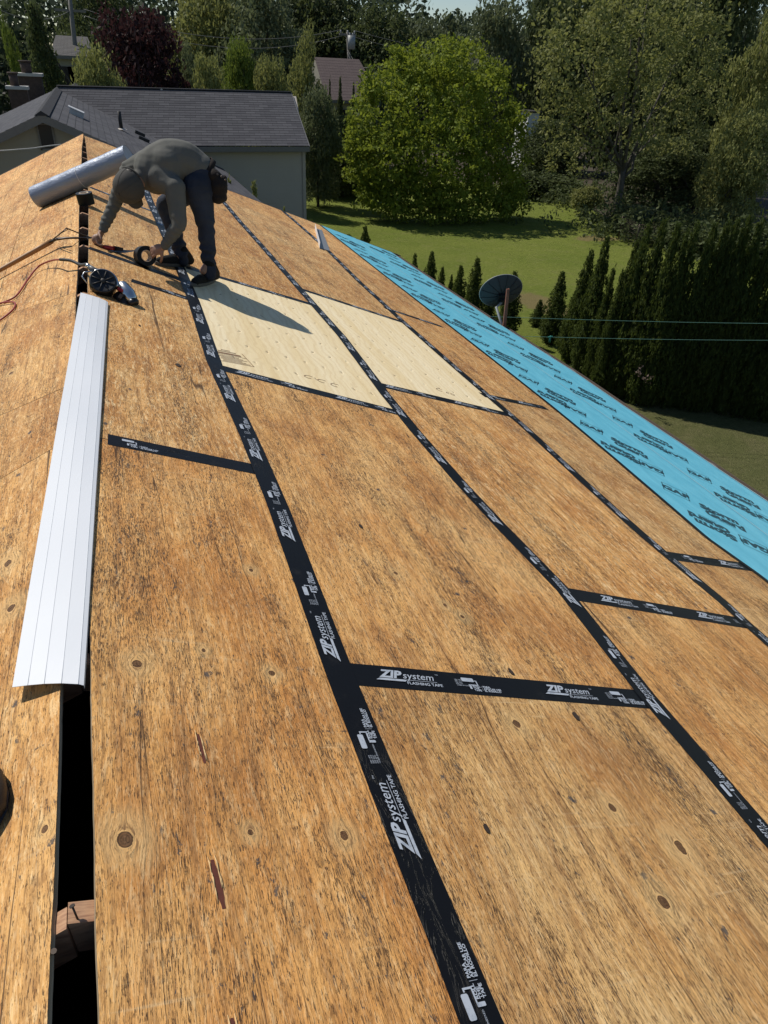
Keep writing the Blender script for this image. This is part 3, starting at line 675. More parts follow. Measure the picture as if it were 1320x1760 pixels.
for pr_ in ([(.10, .006), (.03, .03)], [(.10, Lr-.002), (.03, Lr-.01), (.001, Lr-.01)]): b = B(); b.lathe(pr_, q, 30); add('end_face', b.me('end_face'), FE, rl)
b = B(); b.lathe([(.027, 0), (.022, .0), (.022, .2)], q, 16); add('core', b.me('core'), simple('cardboard', (.35, .24, .14), .8), rl)
b = B(); b.lathe([(.1035, Lr*.5), (.1045, Lr*.5), (.1045, Lr*.5+.006), (.1035, Lr*.5+.006)], q, 40); add('strap', b.me('strap'), simple('clear_strap', (.6, .62, .65), .3), rl)
# rolls of seam tape
def tape_roll(name, loc, axis, r, h, label, inner=.038):
    e = empty(name, loc, label, 'tape roll'); q = Vector(axis).normalized().to_track_quat('Z', 'Y').to_matrix().to_4x4(); q.translation = Vector(loc)
    b = B(); b.lathe([(inner+.004, -h/2), (r, -h/2), (r, h/2), (inner+.004, h/2)], q, 40, False); add('tape', b.me('tape'), TAPE, e)
    b = B(); b.lathe([(inner, -h/2-.001), (inner+.004, -h/2-.001), (inner+.004, h/2+.001), (inner, h/2+.001), (inner, -h/2-.001)], q, 32); add('core', b.me('core'), simple('pale_core', (.72, .58, .42), .7), e)
    return e
tape_roll('tape_roll', P(146.5, 341, 7.45), (-.10, -.05, 1), .073, .098, 'black tape roll standing on end on the ridge below the silver roll')
HR = P(249, 440, 5.72)
tape_roll('tape_roll', HR, (.28, -.93, .22), .072, .095, 'black tape roll held on edge by the worker, pale core showing')
# the strip peeled off the roll
b = B(); s0 = P(186, 427, 5.93); s1 = P(236, 430, 5.76)
b.grid(lambda a, q_: (s0.lerp(s1, a)+Vector((0, (q_-.5)*.088, -.014*math.sin(a*math.pi)+.010*(q_-.5)*math.sin(a*5))), (a*.3, q_*.09)), 16, 4, True)
tag(add('tape_strip', b.me('tape_strip'), TAPE, None), "loose black tape strip stretched between the worker's two hands", 'tape')
# utility knife / hand tool under the right hand
kn = empty('utility_knife', P(186, 424, 5.9), "small dark red hand tool gripped in the worker's outstretched hand", 'hand tool')
b = B(); b.tube([P(172, 424, 5.90), P(182, 425, 5.88), P(196, 427, 5.85)], [.012, .017, .014], 12); add('handle', b.me('handle'), REDP, kn)
b = B(); b.prism([P(195, 424, 5.87), P(212, 428, 5.83), P(211, 432, 5.83), P(195, 431, 5.87)], (0, .012, .006)); add('blade', b.me('blade'), DARK, kn)
# coil nailer
NL = PZ(177, 487, .03); na = empty('coil_nailer', tuple(NL-Vector((0, 0, .08))), 'black and silver pneumatic coil nailer lying beside the ridge gap on the decking', 'nail gun')
axn = Vector((.10, -.72, .68)).normalized(); exn = (cR-axn*cR.dot(axn)).normalized(); exn = (exn+Vector((0, 0, 0))).normalized(); eyn = axn.cross(exn)
ang = math.radians(-24); e1 = exn*math.cos(ang)+eyn*math.sin(ang); e2 = axn.cross(e1)
QN = Matrix((e1, e2, axn)).transposed().to_4x4(); QN.translation = NL
def LP(x, y, z): return QN @ Vector((x, y, z))
b = B(); b.lathe([(.001, -.045), (.07, -.045), (.078, -.035), (.078, .030), (.073, .037), (.066, .034), (.001, .030)], QN, 36); add('magazine', b.me('magazine'), DARK, na)
for k in range(8):
    a = k*math.pi/4+.2; b = B(); b.tube([LP(.014*math.cos(a), .014*math.sin(a), .033), LP(.066*math.cos(a), .066*math.sin(a), .036)], .0035, 5); add('spoke', b.me('spoke'), RUB, na)
b = B(); b.lathe([(.001, .041), (.012, .041), (.016, .030)], QN, 16); add('hub', b.me('hub'), RUB, na)
b = B(); b.tube([LP(.081*math.cos(a), .081*math.sin(a), .012) for a in [math.radians(15+x*8) for x in range(19)]], [.004]+[.009]*17+[.004], 8); add('guard', b.me('guard'), METAL, na)
b = B(); b.tube([LP(-.125, .055, -.01), LP(-.09, .05, -.01), LP(-.05, .055, -.012), (LP(-.0, .062, -.02)), LP(.06, .055, -.03)], [.014, .019, .022, .026, .02], 12); add('handle', b.me('handle'), simple('grey_grip', (.10, .105, .11), .45), na)
b = B(); b.tube([LP(-.14, .06, -.01), LP(-.118, .053, -.01)], [.013, .016], 10); add('air_fitting', b.me('air_fitting'), METAL, na)
b = B(); b.tube([LP(.075, .055, -.035), LP(.095, .055, -.02), LP(.15, .028, -.01), LP(.185, .005, -.01), LP(.195, -.003, -.012)], [.030, .040, .043, .038, .030], 18); add('motor_housing', b.me('motor_housing'), METAL, na)
b = B(); b.tube([LP(.185, .0, -.01), LP(.205, -.01, -.012), LP(.215, -.016, -.013)], [.036, .037, .030], 16); b.tube([LP(.09, -.01, -.02), LP(.14, -.028, -.02), LP(.2, -.055, -.02)], [.026, .027, .020], 10); add('nose', b.me('nose'), DARK, na)
b = B(); b.box(LP(.105, .012, .018), (.03, .018, .014), QN.to_3x3()); add('trigger', b.me('trigger'), REDP, na)
b = B(); b.box(LP(.165, -.065, .0), (.085, .018, .02), QN.to_3x3()); b.box(LP(.13, -.03, .02), (.02, .03, .02), QN.to_3x3()); add('nose_plate', b.me('nose_plate'), STEEL, na)
b = B(); b.tube([LP(-.085, .035, .005), LP(-.12, .0, .004), LP(-.118, -.03, .0), LP(-.075, -.05, -.005)], .0045, 7); add('rafter_hook', b.me('rafter_hook'), METAL, na)
# air hose
def smooth_path(pts, k=8):
    pts = [Vector(p) for p in pts]; out = []
    for i in range(len(pts)-1):
        p0 = pts[max(i-1, 0)]; p1 = pts[i]; p2 = pts[i+1]; p3 = pts[min(i+2, len(pts)-1)]
        for j in range(k):
            t_ = j/k; out.append(.5*((2*p1)+(p2-p0)*t_+(2*p0-5*p1+4*p2-p3)*t_*t_+(3*p1-3*p2+p3-p0)*t_**3))
    return out+[pts[-1]]
hs = empty('air_hose', onl(60, 470), 'red air hose curving over the west slope to the nailer', 'hose')
e_ = LP(-.14, .06, -.01)
hp = smooth_path([onl(-60, 585, .01), onl(-20, 560, .01), onl(3, 548, .01), onl(24, 530, .01), onl(22, 519, .012), onl(-12, 523, .02), onl(-22, 527, .012), onl(2, 521, .01), onl(28, 508, .012), onl(48, 480, .015), onl(66, 458, .03), onl(88, 448, .05), PZ(104, 446, .035)])
b = B(); b.tube(hp, .0058, 10); add('hose', b.me('hose'), HOSE, hs)
b = B(); cp_ = smooth_path([PZ(103, 446, .035), PZ(122, 448, .05), PZ(138, 455, .05), e_], 14); b.tube(cp_, [.0085+.0022*(i % 2) for i in range(len(cp_))], 10); add('bend_guard', b.me('bend_guard'), RUB, hs)
# shingle remover tool
tw = simple('old_varnished_handle', (.34, .17, .06), .5, var=.25, scale=8)
to = empty('tear_off_tool', onl(60, 435), 'wooden handled steel tear-off tool lying across the west slope into the gap', 'pry tool')
b = B(); hpth = [onl(-60, 500, .05), onl(0, 464, .05), onl(60, 431, .055), onl(90, 414, .06)]; b.tube(hpth, [.016, .016, .018, .019], 12); add('handle', b.me('handle'), tw, to)
b = B(); b.tube([onl(86, 416, .06), onl(97, 411, .062), onl(115, 409, .06), PZ(140, 409, .02), PZ(160, 408, -.01)], [.021, .019, .015, .012, .010], 10, flat=.55); add('socket', b.me('socket'), STEEL, to)
b = B(); b.tube([onl(90, 412, .06), PZ(103, 402, .10), PZ(114, 392, .14), PZ(134, 400, .07), PZ(158, 409, -.02)], .0045, 6); b.tube([onl(92, 410, .06), PZ(106, 400, .10), PZ(117, 394, .125)], .003, 6); add('fulcrum_rod', b.me('fulcrum_rod'), STEEL, to)
b = B(); b.box(PZ(160, 410, -.035), (.09, .16, .004), Matrix.Rotation(.3, 3, 'Y')); add('blade', b.me('blade'), STEEL, to)
# dark rounded object cut by the left edge
bt = empty('shoe', onl(-12, 1370), 'dark rounded shoe side just entering the picture at the left edge', 'shoe')
b = B(); bp_ = [onl(-28, 1316, .03), onl(-25, 1338, .035), onl(-23, 1365, .035), onl(-24, 1392, .03), onl(-28, 1416, .028)]; b.tube(bp_, [.020, .033, .037, .036, .022], 16); add('upper', b.me('upper'), RUB, bt)
b = B(); b.tube([p - Vector((0, 0, .022)) for p in bp_], [.021, .034, .038, .036, .023], 16, flat=.3); add('sole', b.me('sole'), DARK, bt)
# ================================================================== the worker
def solid(name, prims, vox, smooth=6, fac=.5, disp=None):
    """tapered capsules / ellipsoids fused into one skin"""
    b = B()
    for p in prims:
        if p[0] == 'c':
            _, p0, r0, p1, r1 = p; p0, p1 = Vector(p0), Vector(p1); n = 6
            pts = [p0.lerp(p1, i/n) for i in range(n+1)]; b.tube(pts, [r0+(r1-r0)*i/n for i in range(n+1)], 16)
            b.ball(p0, r0, seg=14); b.ball(p1, r1, seg=14)
        elif p[0] == 'p':
            _, pts, rs = p; pts = smooth_path(pts, 5); n = len(pts)
            rr_ = list(np.interp(np.linspace(0, len(rs)-1, n), range(len(rs)), rs)); b.tube(pts, rr_, 16); b.ball(pts[0], rr_[0], seg=14); b.ball(pts[-1], rr_[-1], seg=14)
        else:
            _, c, r, m = p; b.ball(c, r, m, 20)
    me = b.me(name+'_raw', True); o = bpy.data.objects.new('tmp', me); COL.objects.link(o)
    m = o.modifiers.new('r', 'REMESH'); m.mode = 'VOXEL'; m.voxel_size = vox
    m = o.modifiers.new('s', 'SMOOTH'); m.factor = fac; m.iterations = smooth
    dg = bpy.context.evaluated_depsgraph_get(); out = bpy.data.meshes.new_from_object(o.evaluated_get(dg)); out.name = name
    bpy.data.objects.remove(o); bpy.data.meshes.remove(me)
    if disp:
        n = len(out.vertices); co = np.empty(n*3); out.vertices.foreach_get('co', co); co = co.reshape(-1, 3)
        no = np.empty(n*3); out.vertices.foreach_get('normal', no); no = no.reshape(-1, 3)
        d = np.array([disp(Vector(c), Vector(q_)) for c, q_ in zip(co, no)]); out.vertices.foreach_set('co', (co+no*d[:, None]).ravel())
    out.polygons.foreach_set('use_smooth', [True]*len(out.polygons)); return out
def rot_to(d, up=(0, 0, 1)):
    d = Vector(d).normalized(); a = Vector(up).cross(d).normalized(); return Matrix((a, d.cross(a), d)).transposed()
man = empty('person', (.80, 5.85, -.28), 'worker in grey long-sleeved shirt, cap and jeans bending over to tape a seam', 'person')
SKIN = simple('skin', (.30, .17, .115), .55, var=.12, scale=30)
def cloth(name, col, sc_, bs, var=.12, streak=1.):
    t = T(name); o = t.obj(); n = t.noise(o, sc_, 4, .6, .8); m = t.noise(o, 4., 3); f = t.noise(o, 700., 2)
    c = t.mix(m, tuple(x*(1-var) for x in col), tuple(x*(1+var) for x in col))
    return t.pbr(c, .85, t.bump(t.f('ADD', n, t.f('MULTIPLY', f, .08)), bs, .012), spec=.2)
SHIRT = cloth('grey_jersey', (.125, .124, .112), 9., .35); CAPM = cloth('cap_cloth', (.075, .072, .066), 14., .15); JEAN = cloth('dark_denim', (.034, .041, .060), 13., .9, .6)
LEA = cloth('dark_leather', (.022, .017, .015), 25., .4, .3); SHO = cloth('black_shoe', (.012, .012, .012), 30., .3); SOLE = simple('grey_sole', (.10, .095, .085), .7)
hipN, hipF = P(341, 322, 5.80), P(338, 318, 6.02)
knN, anN = P(354, 388, 5.74), P(359, 452, 5.70)
knF, anF = P(283, 352, 6.10), P(312, 430, 6.08)
shL, elL, wrL = P(300, 322, 5.70), P(308, 386, 5.60), P(281, 425, 5.63)
shR, elR, wrR = P(222, 292, 6.00), P(199, 346, 6.00), P(175, 397, 5.95)
neck, head = P(253, 306, 5.84), P(225, 319, 5.76)
pel = P(342, 298, 5.91); mid_ = P(300, 286, 5.90); chest = P(262, 296, 5.88)
# head: crown towards the lower left, face turned down
hdir = (P(215, 335, 5.66)-neck).normalized(); fdir = (Vector((-.35, .1, -1))-hdir*Vector((-.35, .1, -1)).dot(hdir)).normalized(); sdir = hdir.cross(fdir)
def HP(f, s_, h): return head+fdir*f+sdir*s_+hdir*h
HM = Matrix((sdir, fdir, hdir)).transposed()
prims = [('e', head, (.074, .092, .108), HM), ('e', HP(.035, 0, -.05), (.055, .06, .07), HM), ('c', neck, .055, HP(-.01, 0, -.04), .052),
         ('c', HP(.088, 0, -.005), .010, HP(.104, 0, -.035), .014), ('e', HP(.03, .078, -.02), (.010, .020, .030), HM), ('e', HP(.03, -.078, -.02), (.010, .020, .030), HM),
         ('e', HP(.084, .03, .012), (.016, .008, .010), HM), ('e', HP(.084, -.03, .012), (.016, .008, .010), HM), ('e', HP(.088, 0, -.062), (.026, .010, .009), HM),
         ('c', neck, .055, chest, .11), ('c', chest, .125, mid_, .11), ('c', mid_, .11, pel, .11), ('c', shL, .05, chest, .10), ('c', shR, .05, chest, .10),
         ('c', shL, .042, elL, .034), ('c', elL, .034, wrL, .023), ('c', shR, .042, elR, .034), ('c', elR, .034, wrR, .023),
         ('c', pel, .10, hipN, .075), ('c', pel, .10, hipF, .075), ('c', hipN, .07, knN, .048), ('c', knN, .046, anN, .034), ('c', hipF, .07, knF, .048), ('c', knF, .046, anF, .034),
         ('c', anN, .034, anN+Vector((-.05, -.02, -.05)), .03), ('c', anF, .034, anF+Vector((-.05, -.02, -.05)), .03)]
def hand(wr, d, pn, ths, curl, spread=1.):
    """palm + five fingers; d: towards the fingers, pn: palm side normal, ths: side of the thumb, curl: radians per joint"""
    d = Vector(d).normalized(); pn = Vector(pn); pn = (pn-d*pn.dot(d)).normalized(); sd = d.cross(pn)*ths; out = []
    pc = wr+d*.045; Mh = Matrix((sd, pn, d)).transposed()
    out.append(('e', pc, (.040, .017, .050), Mh)); out.append(('c', wr, .024, pc, .022))
    for k, (o_, L) in enumerate(((.030, .070), (.010, .078), (-.010, .073), (-.030, .058))):
        p = wr+d*.080+sd*o_; out.append(('c', pc+sd*o_*.6, .011, p, .010)); a = curl*.7+k*.06
        for j, fr in enumerate((.45, .30, .25)):
            dd = (d*math.cos(a)+pn*math.sin(a)+sd*o_*1.2*spread).normalized(); p2 = p+dd*L*fr; out.append(('c', p, .0098-.0008*j, p2, .0090-.0008*j)); p = p2; a += curl
    p = wr+d*.022+sd*.028; dd = (sd*.85+d*.55+pn*.25).normalized()
    for j, (L, r) in enumerate(((.036, .0125), (.030, .0110), (.024, .0095))):
        p2 = p+dd*L; out.append(('c', p, r, p2, r-.001)); p = p2; dd = (dd*.75+pn*.5+d*.35-sd*.15*j).normalized()
    return out
prims += hand(wrL, HR-wrL+Vector((0, -.045, .02)), (-.35, .75, -.5), 1, .55)
prims += hand(wrR, P(163, 424, 5.90)-wrR, (.45, -.25, -.35), 1, .8)+[('e', P(167, 412, 5.92), (.040, .034, .042), None)]
body = solid('body', prims, .0055, 3, .5); add('body', body, SKIN, man)
def wr_(c, n):                                   # shirt folds
    a = .0035*mnoise.noise(Vector((c.x*10, c.y*10, c.z*26))); return a
sp_ = [('e', P(340, 292, 5.90), (.125, .145, .125), None), ('p', [P(343, 297, 5.91), P(318, 280, 5.90), P(290, 279, 5.90), P(264, 291, 5.88)], [.128, .146, .158, .140]), ('e', P(285, 285, 5.88), (.15, .17, .155), None),
       ('c', P(268, 300, 5.88), .135, P(254, 306, 5.85), .085), ('c', P(254, 305, 5.85), .075, P(244, 307, 5.82), .064),
       ('c', P(276, 305, 5.80), .11, shL, .075), ('c', P(255, 285, 5.94), .11, shR, .066), ('p', [shL, shL.lerp(elL, .5), elL], [.078, .066, .053]), ('p', [elL, elL.lerp(wrL, .5), elL.lerp(wrL, .92)], [.053, .046, .034]),
       ('p', [shR, shR.lerp(elR, .5), elR], [.066, .058, .050]), ('p', [elR, elR.lerp(wrR, .5), elR.lerp(wrR, .9)], [.050, .044, .035])]
def sleeve_fold(c, n):
    a = .005*mnoise.noise(Vector((c.x*7, c.y*7, c.z*17)))+.0035*(.5-abs(mnoise.noise(Vector((c.x*11+c.z*6, c.y*8, c.z*9)))))
    for A_, B_, amp in ((elR, wrR, .0032), (shR, elR, .0025), (elL, wrL, .0022)):
        t_ = (c-A_).dot(B_-A_)/(B_-A_).length_squared
        if -.1 < t_ < 1.1 and (A_+(B_-A_)*t_-c).length < .075: a += amp*math.sin(t_*34+4*mnoise.noise(c*14))
    dn = (c-P(215, 292, 5.93)).length
    if dn < .13: a += .004*math.sin((c.x*.6-c.z*.9+c.y*.3)*210)*(1-dn/.13)
    d2 = (c-P(320, 330, 5.75)).length
    if d2 < .16: a += .005*math.sin((c.x*.9+c.z*.35)*95+3*mnoise.noise(c*9))*(1-d2/.16)
    return a
add('shirt', solid('shirt', sp_, .0085, 7, .5, sleeve_fold), SHIRT, man)
def jean_fold(c, n):
    a = .005*mnoise.noise(Vector((c.x*14, c.y*14, c.z*20)))
    for A_, B_ in ((knN, anN), (knF, anF)):
        t_ = (c-A_).dot(B_-A_)/(B_-A_).length_squared
        if -.2 < t_ < 1.2: a += .0045*math.sin(t_*22+5*mnoise.noise(c*9))*max(.2, min(1, t_+.3))
    return a
jp = [('e', P(345, 304, 5.91), (.125, .14, .12), None), ('c', P(345, 306, 5.86), .125, hipN.lerp(knN, .15), .112), ('p', [hipN, hipN.lerp(knN, .5), knN], [.118, .088, .066]), ('p', [knN, knN.lerp(anN, .5), anN+Vector((.0, .003, -.085))], [.066, .060, .050]),
      ('c', P(342, 302, 5.96), .125, hipF.lerp(knF, .15), .105), ('p', [hipF, hipF.lerp(knF, .5), knF], [.11, .09, .070]), ('p', [knF, knF.lerp(anF, .5), anF+Vector((0, 0, -.075))], [.070, .062, .050])]
add('jeans', solid('jeans', jp, .009, 5, .5, jean_fold), JEAN, man)
# cap: dome over the crown, peak over the eyes, strap at the back
b = B(); cm = Matrix.Translation(HP(-.004, 0, .012)) @ HM.to_4x4()
cprof = [(1., -.20), (1.015, 0), (.98, .25), (.88, .52), (.70, .76), (.45, .92), (.2, .985), (.01, 1.)]
b.lathe([(r, z) for r, z in cprof], cm @ Matrix.Diagonal((.106, .118, .128, 1)), 36); g = list(b.b.verts)
add('cap', b.me('cap'), CAPM, man)
b = B()
for k in range(6):
    a = k*math.pi/3+.26; b.tube([cm @ Vector((.1065*r*math.cos(a), .1185*r*math.sin(a), .1285*z)) for r, z in cprof], .0012, 5)
b.ball(cm @ Vector((0, 0, .129)), .007, seg=8); add('cap_seam', b.me('cap_seam'), CAPM, man)
b = B(); b.grid(lambda a, q_: ((lambda th_, k_: cm @ Vector((.104*math.sin(th_)*(1+.05*k_), .112*math.cos(th_)+.075*k_*math.cos(th_*.8), -.012-.012*k_+.016*math.cos(th_*1.5)*k_)))((a-.5)*1.9, q_), (a, q_)), 14, 5, True); add('cap_peak', b.me('cap_peak'), CAPM, man)
b = B(); b.ball(cm @ Vector((0, -.108, -.01)), (.028, .014, .020), HM); add('hair', b.me('hair'), simple('dark_hair', (.02, .015, .012), .6), man)
b = B(); b.tube([cm @ Vector((.115*math.sin(a), -.120*math.cos(a), -.028)) for a in np.linspace(-.7, .7, 9)], .008, 6, flat=.4); add('cap_strap', b.me('cap_strap'), CAPM, man)
# collar
b = B(); nd = (neck-chest).normalized(); cmx = rot_to(nd).to_4x4(); cmx.translation = neck+nd*.012; b.lathe([(.062, -.02), (.068, 0), (.064, .018), (.058, .016)], cmx, 24); add('collar', b.me('collar'), SHIRT, man)
# belt, pouch
b = B(); pts = []
bc = P(347, 300, 5.90); bn = (P(362, 318, 5.9)-P(318, 278, 5.9)).normalized()
mx = rot_to(bn).to_4x4(); mx.translation = bc; b.lathe([(.138, -.02), (.143, -.02), (.143, .02), (.138, .02)], mx @ Matrix.Diagonal((1.0, 1.0, 1, 1)), 30); add('belt', b.me('belt'), LEA, man)
def pj(c, n): return .006*mnoise.noise(c*22)
pc_ = P(375, 322, 5.78)
add('tool_pouch', solid('tool_pouch', [('e', pc_, (.068, .085, .085), None), ('e', P(374, 338, 5.78), (.066, .08, .050), None), ('e', P(366, 302, 5.80), (.062, .07, .05), None), ('c', P(386, 306, 5.78), .022, P(384, 340, 5.78), .030), ('c', P(350, 296, 5.80), .035, P(372, 306, 5.80), .045)], .008, 4, .5, pj), LEA, man)
b = B()
for x, y, dx, dy, r in ((378, 308, 4, -6, .008), (384, 312, 5, -4, .006), (373, 305, 1, -6, .007), (386, 320, 5, -1, .007)): b.tube([P(x, y, 5.75), P(x+dx, y+dy, 5.74)], r, 8)
add('pouch_tools', b.me('pouch_tools'), STEEL, man)
b = B(); b.tube([P(345, 296, 5.76), P(352, 312, 5.74), P(362, 330, 5.73), P(366, 340, 5.73)], .006, 6, flat=.4); add('pouch_strap', b.me('pouch_strap'), LEA, man)
def shoe(heel, toe, ank, up_):
    e = (toe-heel).normalized(); L = (toe-heel).length; upv = Vector(up_).normalized()
    pr = [('p', [heel+upv*.045, heel+e*L*.35+upv*.048, heel+e*L*.7+upv*.038, toe-e*.035+upv*.03], [.038, .040, .040, .030]), ('c', heel+e*.03+upv*.06, .042, ank+Vector((0, 0, .0)), .048), ('c', heel+e*.05+upv*.07, .042, heel+e*L*.5+upv*.05, .038)]
    add('shoe', solid('shoe', pr, .006, 4), SHO, man)
    b = B(); sd = e.cross(upv).normalized(); out = []
    for k in range(24):
        a = 2*math.pi*k/24; x = math.cos(a); y = math.sin(a); wdt = .043*(1+.12*x); out.append(heel+e*(L*.5+x*L*.53)+sd*y*wdt+upv*.002)
    b.prism(out, upv*.024); add('sole', b.me('sole'), SOLE, man)
    b = B()
    for k in range(4): p = heel+e*(L*(.42+.1*k))+upv*(.092-.008*k); b.tube([p-sd*.02, p+upv*.004, p+sd*.02], .0028, 5)
    add('laces', b.me('laces'), SHO, man)
nrm = (st, 0, ct)
shoe(onr(368, 482), onr(330, 492), anN, nrm)
hF = onr(324, 456); tF = onr(268, 455)
shoe(hF, tF, anF, nrm)
# ================================================================== satellite dish, post and clothes lines
def dishmat(): return simple('grey_dish', (.045, .044, .045), .8, var=.15, scale=8)
dc = P(861, 500, 9.5); dish = empty('satellite_dish', tuple(P(866, 562, 9.2)), 'grey satellite dish seen from behind, tilted on a short mast beyond the eave', 'satellite dish')
dn_ = Vector((.12, .90, .42)).normalized(); ds = Vector((0, 0, 1)).cross(dn_).normalized(); du_ = dn_.cross(ds); DM = Matrix((ds, du_, dn_)).transposed().to_4x4(); DM.translation = dc
DMT = dishmat(); b = B(); ra, rb = .335, .30
b.lathe([(max(k/12, .002), .09*(k/12)**2-.09) for k in range(13)]+[(1.0, .004), (.985, .008)]+[(max(k/12, .002), .09*(k/12)**2-.084) for k in range(11, -1, -1)], DM @ Matrix.Diagonal((ra, rb, 1, 1)), 48); add('reflector', b.me('reflector'), DMT, dish)
for k in range(12):
    a = k*math.pi/6+.1; b = B(); b.tube([DM @ Vector((ra*r*math.cos(a), rb*r*math.sin(a), .09*r*r-.096)) for r in (.12, .4, .7, .97)], .0045, 5); add('rib', b.me('rib'), DARK, dish)
b = B(); b.tube([DM @ Vector((ra*math.cos(a), rb*math.sin(a), .006)) for a in np.linspace(0, 2*math.pi, 49)], .006, 6, cap=False); add('rim', b.me('rim'), simple('pale_rim', (.38, .37, .35), .5), dish)
b = B(); b.box(DM @ Vector((0, -.03, -.12)), (.15, .12, .05), DM.to_3x3()); b.box(DM @ Vector((0, -.07, -.15)), (.07, .09, .07), DM.to_3x3()); add('bracket', b.me('bracket'), DARK, dish)
b = B(); fe = DM @ Vector((0, -.05, .36)); b.tube([DM @ Vector((0, -rb, -.02)), fe], .012, 8); b.tube([fe, fe-dn_*.08+du_*.02], .03, 10); add('feed_arm', b.me('feed_arm'), DMT, dish)
b = B(); b.tube([DM @ Vector((0, -.08, -.16)), P(853, 528, 9.3), P(862, 557, 9.2), P(864, 572, 9.15)], .019, 12); add('mast', b.me('mast'), simple('galvanised', (.32, .32, .31), .45), dish)
b = B(); pt_, pb_ = P(873.5, 497, 9.05), P(867, 566, 9.05); b.prism([pb_+Vector((-.024, 0, -.1)), pb_+Vector((.024, 0, -.1)), pt_+Vector((.02, 0, 0)), pt_+Vector((-.02, 0, 0))], (0, .022, 0)); b.prism([pb_+Vector((.024, 0, -.1)), pb_+Vector((.03, .05, -.1)), pt_+Vector((.026, .045, 0)), pt_+Vector((.02, 0, 0))], (.004, 0, 0))
tag(add('rusty_post', b.me('rusty_post'), simple('rusty_metal', (.23, .085, .05), .75, var=.45, scale=14, bump=.4), None), 'narrow rusty red angle post standing in front of the grey satellite dish', 'post')
LINE = simple('green_line', (.16, .33, .26), .5)
cl = []
for (ya, yb, lb) in ((544, 553, 'upper pale green clothes line crossing in front of the dark hedge'), (577, 580, 'lower green clothes line in front of the dark hedge, clip near its left end')):
    A, Bq = P(790, ya-2, 11.2), P(1600, yb+4, 8.3); e = empty('clothes_line', tuple(A), lb, 'clothes line', 'clothes lines'); b = B()
    b.tube([A.lerp(Bq, k/30)-Vector((0, 0, .05*math.sin(math.pi*k/30))) for k in range(31)], .004, 5); add('wire', b.me('wire'), LINE, e); cl.append(e)
e = cl[1]; b = B(); pcl = P(946, 579, 10.6); b.tube([pcl+Vector((0, 0, .02)), pcl-Vector((0, 0, .10))], [.012, .02], 8); b.box(pcl, (.09, .02, .02)); add('clip', b.me('clip'), simple('teal_clip', (.03, .22, .18), .5), e)
#@@PART3
# ================================================================== ground
def lawn_mat(name, c1, c2, c3, spots=()):
    t = T(name); p = t.geo(); q = t.sep(p)
    n1 = t.noise(p, .35, 4, .6); n2 = t.noise(p, 2.2, 4, .65); n3 = t.noise(p, 22., 3, .7); n4 = t.noise(p, 90., 2, .6)
    str_ = t.noise(t.xyz(t.f('ADD', t.f('MULTIPLY', q[0], .25), t.f('MULTIPLY', q[1], .1)), t.f('MULTIPLY', q[1], 1.3), 0.), 1., 3)
    c = t.mix(t.ss(n1, .35, .65), c1, c2); c = t.mix(t.f('MULTIPLY', t.ss(n2, .45, .75), .6), c, c3); c = t.mix(t.f('MULTIPLY', t.ss(str_, .4, .65), .35), c, c2)
    n5 = t.noise(p, 7., 4, .75); c = t.mix(t.f('MULTIPLY', t.ss(n5, .50, .68), .45), c, tuple(x*.55 for x in c1)); c = t.mix(t.f('MULTIPLY', t.ss(n5, .47, .30), .35), c, tuple(x*1.5 for x in c3)); c = t.mix(t.f('MULTIPLY', t.ss(n3, .45, .7), .5), c, tuple(x*.5 for x in c1)); c = t.mix(t.f('MULTIPLY', t.ss(n4, .5, .7), .35), c, tuple(x*1.6 for x in c2))
    for (x, y, rx, ry) in spots:
        d = t.f('SQRT', t.f('ADD', t.f('POWER', t.f('DIVIDE', t.f('SUBTRACT', q[0], x), rx), 2.), t.f('POWER', t.f('DIVIDE', t.f('SUBTRACT', q[1], y), ry), 2.)))
        m = t.ss(t.f('ADD', d, t.f('MULTIPLY', t.f('SUBTRACT', n2, .5), 1.5)), 1.1, .7); c = t.mix(t.f('MULTIPLY', m, .7), c, (.24, .17, .09))
    return t.pbr(c, .9, t.bump(t.f('ADD', t.f('MULTIPLY', n3, .6), n4), .9, .05), spec=.15)
s1 = PZ(925, 520); s2 = PZ(950, 540); s3 = PZ(1028, 410); s4 = PZ(985, 375)
GRASS = lawn_mat('lawn_grass', (.155, .20, .03), (.20, .235, .042), (.235, .235, .075), [(s1.x, s1.y, .7, 1.3), (s2.x+.3, s2.y, .5, .4), (s3.x, s3.y, 1.1, .6)])
b = B(); b.grid(lambda a, q_: (Vector((-260+620*a, -60+560*q_, GZ)), (a, q_)), 30, 30); tag(add('lawn', b.me('lawn'), GRASS), kind='structure')
GRASS2 = lawn_mat('near_lawn_grass', (.12, .13, .045), (.15, .15, .06), (.18, .16, .08))
pts = [PZ(900, 640), PZ(1010, 640), PZ(1150, 655), PZ(1330, 668), PZ(1700, 690), Vector((30, -14, GZ)), Vector((4, -14, GZ))]
b = B(); b.poly([(p.x, p.y, GZ+.004) for p in pts]); tag(add('near_lawn', b.me('near_lawn'), GRASS2), kind='structure')
SOILM = simple('woodland_soil', (.045, .035, .02), .95, var=.4, scale=4, bump=.5)
pts = [PZ(524, 287), PZ(600, 297), PZ(760, 310), PZ(905, 322), PZ(990, 345), PZ(1050, 378), PZ(1120, 398), PZ(1330, 440), PZ(1800, 420), Vector((150, 60, GZ)), Vector((160, 250, GZ)), Vector((-60, 250, GZ)), Vector((-30, 40, GZ)), Vector((9, 44, GZ))]
b = B(); b.poly([(p.x, p.y, GZ+.004) for p in pts]); tag(add('woodland_floor', b.me('woodland_floor'), SOILM), kind='structure')
